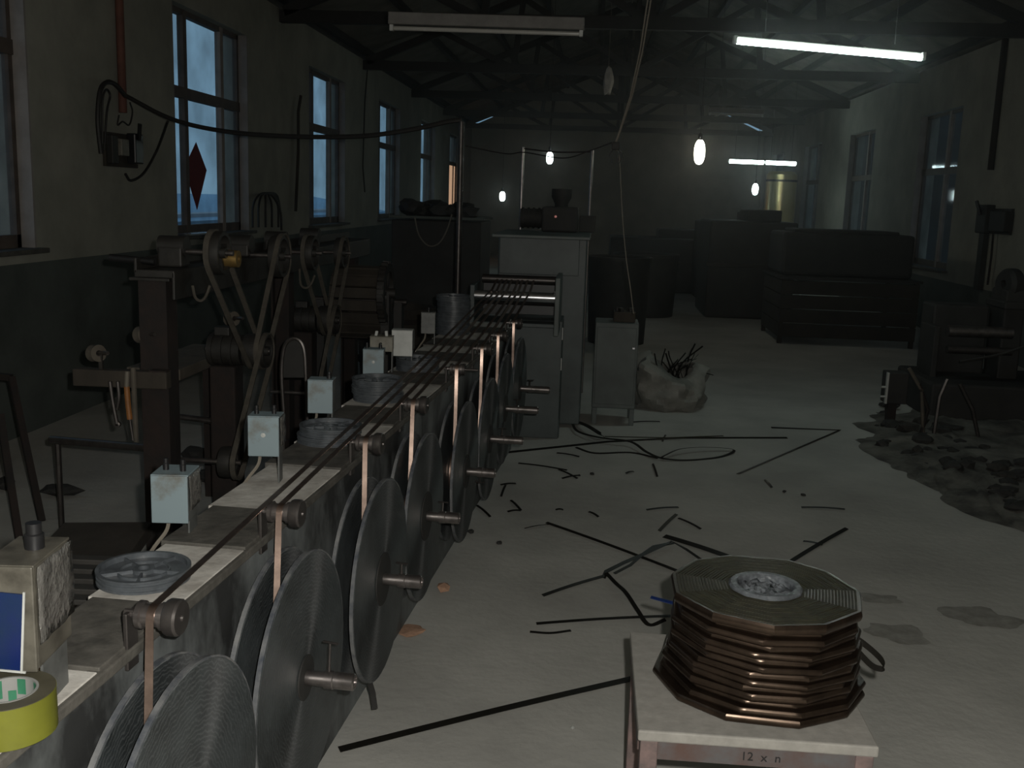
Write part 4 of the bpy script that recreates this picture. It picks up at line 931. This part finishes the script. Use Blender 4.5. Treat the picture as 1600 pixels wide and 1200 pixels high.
# tall pole and cable from the wall
PY = 7.0; pt = at(721, 190, 'Y', PY); o = thing('cable_pole', (pt.x, PY, 0), 'tall thin steel pole carrying the sagging cable', 'pole')
MB(o.location).cyl((pt.x, PY, 0), (pt.x, PY, pt.z), 0.02, 12).build('pole', 'darksteel', o); MB(o.location).box((pt.x, PY, 0.01), (0.2, 0.2, 0.02)).build('base_plate', 'darksteel', o, False)
wx = XL + 0.06
P = [at(197, 150, 'X', wx)] + [at(x, y, 'Y', Y) for x, y, Y in ((268, 186, 7.4), (350, 205, 7.3), (450, 213, 7.2), (560, 213, 7.1), (640, 203, 7.05), (700, 190, 7.0))] + [Vector((pt.x, PY, pt.z + 0.01))]
tag(MB(P[0]).tube(curve(P), 0.016, 8).build('sagging_cable', 'cable'), 'thick dark cable sagging from the wall switch to the pole', 'cable')
P2 = [at(262, 190, 'Y', 7.42)] + [at(x, y, 'X', wx + 0.05) for x, y in ((245, 235), (225, 270), (205, 282), (196, 272))]
tag(MB(P2[0]).tube(curve(P2), 0.010, 8).build('drop_cable', 'cable'), 'thin cable dropping from the sagging cable back to the wall switch', 'cable')
# wall switch, conduit, cable loop
c = at(186, 235, 'X', XL); o = thing('wall_switch', Vector((XL, c.y, c.z)), 'dark knife switch on a board between the left windows', 'switch')
lc = o.location
MB().box((0.012, 0, 0), (0.024, 0.52, 0.24)).build('backboard', 'wood', o, False, bevel=0.003)
MB().box((0.06, 0.14, 0.02), (0.07, 0.14, 0.22)).build('switch_body', 'black', o, False, bevel=0.01)
MB().box((0.05, -0.05, 0.02), (0.05, 0.12, 0.12)).build('fuse_block', 'cream', o, False, bevel=0.006)
MB().bar((0.10, 0.12, 0.08), (0.12, 0.10, 0.20), 0.02, 0.03).build('handle', 'black', o, False)
MB().box((0.04, -0.19, 0.0), (0.05, 0.09, 0.2)).build('side_block', 'grease', o, False, bevel=0.006)
c2 = at(187, 0, 'X', XL + 0.03); c3 = at(186, 175, 'X', XL + 0.03)
tag(MB(c3).cyl((XL + 0.031, c.y + 0.02, c3.z), (XL + 0.031, c.y + 0.02, ZW - 0.02), 0.03, 12).build('conduit', 'conduit'), 'red-brown conduit running up the left wall', 'conduit')
P = [at(x, y, 'X', XL + 0.08) for x, y in ((158, 240), (153, 190), (156, 145), (166, 129), (180, 132), (196, 150))]
tag(MB(P[0]).tube(curve(P), 0.017, 8).build('cable_loop', 'cable'), 'thick black cable looped over the left wall switch', 'cable')
P = [at(x, y, 'X', XL + 0.09) for x, y in ((163, 235), (167, 175), (172, 150), (166, 140), (160, 160), (160, 225))]
tag(MB(P[0]).tube(curve(P), 0.008, 8).build('inner_cable', 'cable'), 'thinner cable inside the black loop above the wall switch', 'cable')
P = [at(x, y, 'X', XL + 0.09) for x, y in ((186, 180), (184, 195), (192, 190), (202, 195), (207, 175), (203, 160))]
tag(MB(P[0]).tube(curve(P), 0.006, 8).build('thin_wire', 'cable'), 'thin wire tangle above the wall switch', 'wire')
P = [at(x, y, 'X', XL + 0.05) for x, y in ((575, 52), (574, 110), (570, 160), (567, 260), (570, 300))]
tag(MB(P[0]).tube(P, 0.012, 6).build('wall_cable', 'cable'), 'black cable running down the wall between third and fourth windows', 'cable')
P = [at(x, y, 'X', XL + 0.06) for x, y in ((470, 150), (466, 175), (466, 240), (462, 330))]
tag(MB(P[0]).tube(P, 0.02, 6).build('wall_pipe', 'wood'), 'brown pipe on wall left of the third window', 'pipe')
for i, dx in enumerate((0, 9, 20, 30, 40)):
    P = [at(395 + dx, 355, 'X', XL + 0.12), at(396 + dx * 0.95, 320, 'X', XL + 0.10), at(408 + dx * 0.4, 303, 'X', XL + 0.08), at(425 + dx * 0.2, 306, 'X', XL + 0.08), at(438, 330, 'X', XL + 0.10), at(440, 360, 'X', XL + 0.12)]
    tag(MB(P[0]).tube(curve(P), 0.012, 6).build('hanging_cable', 'cable'), 'dark cable in the bunch hung on the wall between second and third windows', 'cable', 'bunch of hanging cables')
# bright strip on windowsill: polished metal added to mirror the sky light
c = at(309, 378, 'X', XL + 0.02); tag(MB(c).box((XL + 0.02, c.y, 1.160), (0.12, 0.60, 0.014)).build('sill_glare_strip', 'chrome', None, False), 'metal strip added on the sill to mirror sky light below the red diamond', 'strip')
# red diamond on the second-window glass
P = at(303, 268, 'X', XL - 0.106); q = MB(P); h, wd = 0.30, 0.30
q.add([P + Vector((dx, dy, dz)) for dx in (0, 0.004) for dy, dz in ((0.06, 0.26), (0.30, 0.02), (0.05, -0.34), (-0.22, 0.03))], [(0, 1, 2, 3), (7, 6, 5, 4)] + [(i, (i + 1) % 4, 4 + (i + 1) % 4, 4 + i) for i in range(4)])
tag(q.build('paper_diamond', 'red', None, False), 'dark red paper diamond stuck on the window glass', 'paper')

# ================================================================== lamps
def roofz(x): return ZR + (ZW + 0.02 - ZR) * abs(x - XM) / (4.3) + 0.01
def fluoro(a_, b_, lit, label, hang_to=3.4, r_=0.014):
    a_, b_ = Vector(a_), Vector(b_); m_ = (a_ + b_) / 2; o = thing('fluorescent_lamp', m_, label, 'lamp', 'fluorescent lamps')
    d = (b_ - a_).normalized(); up = Vector((0, 0, 1))
    q = MB(m_); off = Vector((0, 0.05, 0.012)) if lit else up * 0.058; q.bar(a_ + off - d * 0.03, b_ + off + d * 0.03, *((0.04, 0.05) if lit else (0.075, 0.075))); q.build('housing', 'lampbody', o, False, bevel=0.006)
    MB(m_).cyl(a_, b_, r_, 16).build('tube', 'tubefar' if lit == 'far' else 'tube' if lit else 'glasstube', o)
    for e_, s_ in ((a_, -1), (b_, 1)): MB(m_).box(e_ + d * s_ * 0.012 + up * 0.008, (0.022, 0.035, 0.05)).build('lamp_holder', 'white', o, False)
    for t in (0.15, 0.85): p = a_.lerp(b_, t); MB(m_).tube([p + up * 0.07, Vector((p.x, p.y, roofz(p.x)))], 0.003, 5).build('hanger', 'cable', o)
    return o
fluoro(at(1152, 64, 'Y', 7.25), at(1440, 90, 'Y', 7.25), True, 'bright lit fluorescent lamp at upper right', 3.9, r_=0.021)
fluoro(at(615, 44, 'Y', 6.75), at(905, 53, 'Y', 6.75), False, 'unlit white fluorescent lamp at upper left', 3.9)
fluoro(at(1140, 252, 'Y', 19.5), at(1193, 254, 'Y', 19.5), 'far', 'far lit fluorescent lamp, left of the end-to-end pair', 3.4, 0.035)
fluoro(at(1197, 254, 'Y', 19.5), at(1243, 256, 'Y', 19.5), 'far', 'far lit fluorescent lamp, right of the end-to-end pair', 3.4, 0.035)
fluoro(at(1110, 178, 'Y', 16.2), at(1190, 181, 'Y', 16.2), False, 'dim unlit fluorescent lamp hanging above the big bulb', 3.9)
def bulb(px, py, Y, rx, rz, mm, label, ztop=3.4):
    c = at(px, py, 'Y', Y); o = thing('hanging_bulb', c, label, 'bulb', 'hanging bulbs')
    q = MB(); q.lathe([(0.0001, -rz)] + [(rx * math.cos(t) ** 0.7, rz * math.sin(t)) for t in [-1.2, -0.8, -0.4, 0, 0.4, 0.8, 1.1]] + [(rx * 0.35, rz), (0.0001, rz)], (0, 0, 0), (0, 0, 1), 20); q.build('glass_bulb', mm, o)
    q = MB(); q.lathe([(rx * 0.4, rz), (rx * 0.4, rz + 0.06), (rx * 0.2, rz + 0.08), (0.0001, rz + 0.08)], (0, 0, 0), (0, 0, 1), 14); q.build('socket', 'black', o)
    q = MB(); q.tube([(0, 0, rz + 0.07), (0, 0, roofz(c.x) - c.z)], 0.004, 5); q.build('cord', 'cable', o)
bulb(1093, 238, 12.0, 0.062, 0.135, 'bulbwarm', 'big warm glowing bulb hanging in mid-room')
bulb(859, 247, 15.0, 0.050, 0.085, 'bulbcool', 'small glowing bulb inside the thin pipe frame')
bulb(785, 307, 22.0, 0.062, 0.10, 'bulbcool', 'small glowing bulb near the end wall, left of frame')
bulb(1180, 296, 19.0, 0.055, 0.10, 'bulbcool', 'small glowing bulb under the far fluorescent pair')
# cord from ceiling
YC_ = 6.1
for i, dx in enumerate((0, 5)):
    P = [at(x + dx * (1 - t_ * 0.8), y, 'Y', YC_) for x, y, t_ in ((1020, -40, 0), (1012, 0, 0), (1000, 80, .3), (985, 150, .6), (968, 205, 1), (962, 222, 1))]
    tag(MB(P[0]).tube(P, 0.005, 6).build('twin_cable', 'cablepale'), ['left strand of the pale twin cord hanging from the roof', 'right strand of the pale twin cord hanging from the roof'][i], 'cord', 'twin hanging cord')
c = at(962, 228, 'Y', YC_); o = thing('hanging_plug', c, 'dark hanging socket cluster at the end of twin cord', 'socket')
MB(c).box(c, (0.05, 0.04, 0.045)).build('socket_body', 'dark', o, False, bevel=0.008)
for dx in (-.03, .02, .04): MB(c).tube(curve([c + Vector((dx * .3, 0, -0.01)), c + Vector((dx, 0, -0.05)), c + Vector((dx * .6, 0, -0.10))]), 0.004, 5).build('wire_end', 'cable', o)
P = [at(x, y, 'Y', YC_) for x, y in ((963, 232), (968, 250), (972, 330), (978, 400), (985, 450), (990, 490))]
tag(MB(P[0]).tube(curve(P), 0.0035, 5).build('thin_wire', 'cablepale'), 'thin wire dangling down in front of the cabinet', 'wire')
P = [at(x, y, 'Y', 8.25) for x, y in ((727, 228), (790, 240), (820, 238), (880, 247), (920, 236), (958, 222))]
tag(MB(P[0]).tube(curve(P), 0.005, 5).build('strung_wire', 'rust'), 'thin wire strung from the pole across the pipe frame', 'wire')
c = at(950, 128, 'Y', 11.4); o = thing('hanging_bag', c, 'small beige bag hanging from a roof truss', 'bag')
lump('bag_body', c + Vector((0, 0, -0.14)), 0.09, 'benchpale', None, None, (0.6, 0.6, 1.6), seed=61).parent = o
bpy.data.objects['bag_body'].location = (0, 0, -0.14)
q = MB(); q.tube([(0, 0, 0.05), (0, 0, roofz(c.x) - c.z)], 0.004, 5); q.build('string', 'cablepale', o)

# ================================================================== far and right side
# long dark tank line on the right, far
a_ = at(1190, 520, 'Z', 0); b_ = at(1352, 545, 'Z', 0)
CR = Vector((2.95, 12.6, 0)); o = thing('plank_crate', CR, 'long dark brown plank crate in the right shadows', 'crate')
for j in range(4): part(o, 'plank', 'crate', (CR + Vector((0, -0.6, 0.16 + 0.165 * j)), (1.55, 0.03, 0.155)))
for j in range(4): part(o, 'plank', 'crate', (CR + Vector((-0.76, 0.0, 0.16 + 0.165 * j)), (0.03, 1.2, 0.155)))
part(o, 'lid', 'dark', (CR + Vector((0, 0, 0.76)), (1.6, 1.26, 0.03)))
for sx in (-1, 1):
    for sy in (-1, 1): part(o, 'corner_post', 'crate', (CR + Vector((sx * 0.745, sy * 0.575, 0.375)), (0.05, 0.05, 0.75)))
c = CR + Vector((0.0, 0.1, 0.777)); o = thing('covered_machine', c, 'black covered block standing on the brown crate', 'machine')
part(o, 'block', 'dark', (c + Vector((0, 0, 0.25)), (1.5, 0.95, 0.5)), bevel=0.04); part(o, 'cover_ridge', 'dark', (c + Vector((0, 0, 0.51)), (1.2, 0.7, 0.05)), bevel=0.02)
for i, (x_, y_, h_, w_) in enumerate(((2.2, 15.2, 1.35, 1.2), (2.5, 17.6, 1.30, 1.5), (1.25, 19.0, 0.95, 1.9))):  # third body is set there to hide bright floor under the far lamps
    c = Vector((x_, y_, 0)); o = thing('dark_machine', c, ['tall dark machine behind the brown crate', 'second dark machine farther behind the crate', 'low dark machine body added to hide lit floor near the far bulbs'][i], 'machine', 'dark machines at right')
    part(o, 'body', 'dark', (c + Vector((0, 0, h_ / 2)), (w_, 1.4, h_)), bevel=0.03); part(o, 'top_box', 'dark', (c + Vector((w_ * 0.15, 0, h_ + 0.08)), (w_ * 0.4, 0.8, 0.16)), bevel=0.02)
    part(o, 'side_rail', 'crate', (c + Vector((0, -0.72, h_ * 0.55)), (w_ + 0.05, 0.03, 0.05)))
for i, (x_, y_, h_, w_) in enumerate(((0.3, 11.5, 0.95, 0.7), (0.75, 14.5, 0.85, 0.9))):  # bins added to cover brightly lit aisle floor
    c = Vector((x_, y_, 0)); o = thing('floor_hiding_bin', c, ['dark bin added behind the narrow cabinet to hide lit floor', 'farther dark bin added to hide lit floor in the middle aisle'][i], 'bin')
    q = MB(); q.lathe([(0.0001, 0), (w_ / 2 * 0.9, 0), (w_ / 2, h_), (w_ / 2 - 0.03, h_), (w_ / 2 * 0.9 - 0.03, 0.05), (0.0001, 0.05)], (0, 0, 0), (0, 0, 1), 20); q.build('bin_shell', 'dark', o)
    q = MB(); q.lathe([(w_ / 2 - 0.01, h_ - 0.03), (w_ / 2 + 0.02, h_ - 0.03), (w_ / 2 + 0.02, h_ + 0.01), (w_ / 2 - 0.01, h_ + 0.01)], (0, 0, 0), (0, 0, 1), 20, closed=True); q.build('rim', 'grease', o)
# yellowish cylinder added to give a vertical reflected streak by the far right wall
YTk = 21.0; c = at(1216, 350, 'Y', YTk); o = thing('streak_cylinder', Vector((c.x, YTk, 0)), 'upright yellowish cylinder added to show a vertical streak of reflected light', 'tank')
tz = at(1216, 268, 'Y', YTk).z
q = MB(); q.lathe([(0.0001, 0.3), (0.25, 0.3), (0.30, 0.36), (0.30, tz - 0.06), (0.25, tz), (0.0001, tz)], (0, 0, 0), (0, 0, 1), 40); q.build('shell', 'streaksteel', o)
for k in range(3):
    t = 2.1 * k; MB().cyl((0.22 * math.cos(t), 0.22 * math.sin(t), 0), (0.22 * math.cos(t), 0.22 * math.sin(t), 0.33), 0.025, 8).build('leg', 'darksteel', o)
for z_ in (0.9, tz - 0.2): q = MB(); q.lathe([(0.298, z_), (0.308, z_), (0.308, z_ + 0.04), (0.298, z_ + 0.04)], (0, 0, 0), (0, 0, 1), 40, closed=True); q.build('band', 'darksteel', o)
# right wall switch gear and conduit
yr = at(1560, 200, 'X', XR).y
tag(MB((XR, yr, 2)).cyl((XR - 0.035, yr, 2.05), (XR - 0.035, yr, ZW - 0.02), 0.035, 12).build('conduit', 'rust'), 'rusty conduit running down the right wall', 'conduit')
c = at(1535, 342, 'X', XR - 0.1); o = thing('fuse_board', Vector((XR, c.y, c.z)), 'dark switch panel below the rusty conduit on right wall', 'fuse board')
MB().box((-0.05, 0.06, 0), (0.10, 0.30, 0.32)).build('switch_body', 'dark', o, False, bevel=0.01); MB().box((-0.05, -0.42, -0.02), (0.10, 0.44, 0.22)).build('fuse_box', 'dark', o, False, bevel=0.01)
MB().box((-0.015, -0.15, -0.02), (0.03, 0.95, 0.28)).build('backboard', 'grease', o, False); MB().bar((-0.11, 0.06, 0.05), (-0.15, 0.10, 0.2), 0.03, 0.03).build('handle', 'black', o, False)
zb_ = at(1533, 440, 'X', XR - 0.05).z
MB().box((-0.04, 0.06, (zb_ - c.z) / 2 - 0.1), (0.06, 0.14, abs(zb_ - c.z))).build('cable_duct', 'dark', o, False)
P = [at(x, y, 'X', XR - 0.05) for x, y in ((1552, 365), (1549, 400), (1543, 445))]
tag(MB(P[0]).tube(P, 0.012, 6).build('wall_cable', 'rust'), 'brown cable dropping below the right switch panel', 'cable')
# right machine near
MR = Vector((3.15, 8.3, 0)); o = thing('winding_machine', MR, 'dark greasy winding machine at the right picture edge', 'machine')
part(o, 'base', 'dark', (MR + Vector((0.1, 0, 0.14)), (1.3, 0.9, 0.28)), bevel=0.02)
part(o, 'column', 'dark', (MR + Vector((0.15, 0.1, 0.62)), (0.16, 0.3, 0.72)), bevel=0.015)
part(o, 'table', 'dark', (MR + Vector((0.55, 0.1, 0.86)), (1.0, 0.4, 0.06)), bevel=0.01)
part(o, 'side_frame', 'dark', (MR + Vector((-0.44, 0.05, 0.42)), (0.05, 0.34, 0.52)), bevel=0.01)
part(o, 'gearbox', 'dark', (MR + Vector((-0.18, 0.30, 0.55)), (0.44, 0.30, 0.56)), bevel=0.02)
part(o, 'motor_box', 'dark', (MR + Vector((0.72, 0.0, 0.45)), (0.5, 0.6, 0.35)), bevel=0.02)
for y_, z_, r_, mm, nm in ((-0.22, 0.66, 0.045, 'steel', 'roller'), (-0.25, 0.52, 0.03, 'darksteel', 'roller')): MB(MR).cyl(MR + Vector((-0.40, y_, z_)), MR + Vector((0.08, y_, z_)), r_, 24).build(nm, mm, o)
for i, (dx, dz, r_) in enumerate(((0.12, 1.02, 0.12), (0.55, 0.98, 0.13))):
    q = MB(MR); q.lathe([(0.03, -0.05), (r_ * 0.8, -0.05), (r_, -0.02), (r_, 0.05), (r_ * 0.7, 0.08), (0.03, 0.08)], MR + Vector((dx, 0.05, dz)), (1, 0.3, 0), 24, closed=True); q.build('wheel', 'dark', o)
q = MB(MR); q.cyl(MR + Vector((0.2, 0.1, 0.96)), MR + Vector((0.9, 0.1, 0.96)), 0.05, 16); q.build('shaft', 'grease', o)
P = [at(x, y, 'Y', 7.4) for x, y in ((1500, 565), (1530, 560), (1565, 553), (1605, 540))]
tag(MB(P[0]).tube(curve(P), 0.010, 6).build('trailing_cable', 'cable'), 'black cable trailing right from the dark winding machine', 'cable')
c = at(1385, 665, 'Z', 0); zt_ = at(1385, 580, 'Y', c.y).z; zb_ = at(1385, 628, 'Y', c.y).z
o = thing('pedestal_switch', c, 'small dark pedestal box with pale left edge before the winding machine', 'switch box')
MB().box((0.03, 0, (zt_ + zb_) / 2), (0.15, 0.14, zt_ - zb_)).build('housing', 'dark', o, False, bevel=0.006); MB().box((-0.042, -0.06, (zt_ + zb_) / 2), (0.014, 0.03, zt_ - zb_)).build('edge_strip', 'white', o, False)
MB().box((0.02, 0, zb_ / 2), (0.06, 0.06, zb_)).build('pedestal', 'rust', o, False)
for dz in (0.10, 0.03):
    q = MB(); q.cyl((-0.08, -0.06, zb_ + dz + .02), (-0.045, -0.06, zb_ + dz + .02), 0.008, 8); q.build('button', 'white', o)
for i in range(4):
    P = [at(x, y, 'Y', 7.2) for x, y in (((1420, 575), (1440, 610), (1446, 650)), ((1480, 592), (1468, 620), (1462, 650)), ((1436, 600), (1450, 640), (1440, 660)), ((1500, 600), (1520, 640), (1530, 680)))[i]]
    P[-1] = Vector((P[-1].x, P[-1].y, 0.005))
    tag(MB(P[0]).tube(P, 0.013, 6).build('rod', ['plank', 'darksteel', 'rust', 'darksteel'][i]), ['pale stick leaning against the winding machine', 'steel rod leaning on the winding machine', 'rusty rod leaning on the winding machine', 'dark rod low beside the winding machine'][i], 'rod')
rn = random.Random(11)
outline = [(1345, 690), (1362, 655), (1400, 640), (1480, 630), (1640, 640), (1760, 720), (1720, 850), (1590, 832), (1500, 790), (1430, 755), (1375, 728)]
P = [at(x, y, 'Z', 0.0) for x, y in outline]; cen = sum(P, Vector()) / len(P); PP = curve(P + [P[0]], 14)[:-1]
vs = []; fs = []; NR = 9; N = len(PP)
for j in range(NR):
    for i, p in enumerate(PP):
        q_ = p.lerp(cen, j / NR); hgt = 0.0015 if j == 0 else 0.006 + 0.04 * min(1, j / 4) * (0.5 + noise.noise(q_ * 4.0)) + 0.02 * noise.noise(q_ * 15)
        vs.append(Vector((q_.x + ((0.14 * noise.noise(q_ * 3) + 0.05 * noise.noise(q_ * 9)) * (1 - j / NR)), q_.y + ((0.16 * noise.noise(q_ * 3 + Vector((3, 0, 0))) + 0.06 * noise.noise(q_ * 9 + Vector((7, 0, 0)))) * (1 - j / NR)), max(0.0015, hgt))))
vs.append(Vector((cen.x, cen.y, 0.03)))
for j in range(NR - 1):
    for i in range(N): fs.append((j * N + i, j * N + (i + 1) % N, (j + 1) * N + (i + 1) % N, (j + 1) * N + i))
for i in range(N): fs.append(((NR - 1) * N + i, (NR - 1) * N + (i + 1) % N, NR * N))
q = MB(cen); q.add(vs, fs); tag(q.build('dirt_patch', 'dirt', None, True, angle=1.2), 'low patch of oily dark sweepings on floor at right', 'dirt', kind='stuff')
for i in range(70):
    t = rn.random(); px = 1372 + 240 * t + rn.uniform(-10, 20); py = 672 + 105 * t + rn.uniform(-40, 30)
    p = at(px, py, 'Z', 0)
    lump('rubble_lump', p, rn.uniform(0.018, 0.06), rn.choice(['rubble', 'rag', 'rag', 'dark']), 'dark lump in the rubbish heap at the right picture edge', 'rubble', (rn.uniform(.9, 1.6), 1, rn.uniform(.4, .8)), seed=80 + i, group='rubbish heap at right', sub=2 if i % 2 else 1)
p = at(1572, 733, 'Z', 0.03); tag(MB(p).box(p, (0.10, 0.03, 0.015), rz=0.5).build('wood_chip', 'plank', None, False, bevel=0.002), 'pale wood chip on the rubbish heap at right', 'wood chip')

# flat dark stains on floor near stool (spilled grease)
def stain(px, py, r_, seed, label):
    c = at(px, py, 'Z', 0.0); vs = [c + Vector((0, 0, 0.0025))]; n_ = 26
    for i in range(n_):
        t = 2 * math.pi * i / n_; k_ = 1 + 0.6 * noise.noise(Vector((math.cos(t) * 1.6, math.sin(t) * 1.6, seed)))
        vs.append(c + Vector((r_ * k_ * math.cos(t) * 1.3, r_ * k_ * math.sin(t), 0.0015)))
    q = MB(c); q.add(vs, [(0, 1 + i, 1 + (i + 1) % n_) for i in range(n_)]); tag(q.build('grease_stain', M['stain'], None, False), label, 'stain')
M['stain'] = mat('grease_stain', (0.33, 0.32, 0.29), 0.7, col2=(0.20, 0.19, 0.17), scale=14)
stain(1400, 990, 0.09, 1.3, 'dark grease stain on floor right of the coil')
stain(1525, 965, 0.11, 4.3, 'larger dark grease stain on floor at right')
stain(1375, 935, 0.06, 7.3, 'small dark grease stain behind the coil')

# ================================================================== dusty haze, far part of the hall; also stands in for lens glow
q = MB(); q.box(((XL + XR) / 2, 17.0, 1.70), (XR - XL - 0.1, 23.6, 3.3)); hz = q.build('dust_glow_haze', 'floor', None, False)
hm_ = bpy.data.materials.new('dusty_glow_air'); hm_.use_nodes = True; n = hm_.node_tree.nodes; n.clear()
out = n.new('ShaderNodeOutputMaterial'); vs_ = n.new('ShaderNodeVolumeScatter'); vs_.inputs['Density'].default_value = 0.014; vs_.inputs['Anisotropy'].default_value = 0.75
hm_.node_tree.links.new(vs_.outputs[0], out.inputs['Volume']); hz.data.materials.clear(); hz.data.materials.append(hm_)
tag(hz, 'thin dusty haze in the hall air, also standing in for lamp glow', 'haze', kind='stuff')
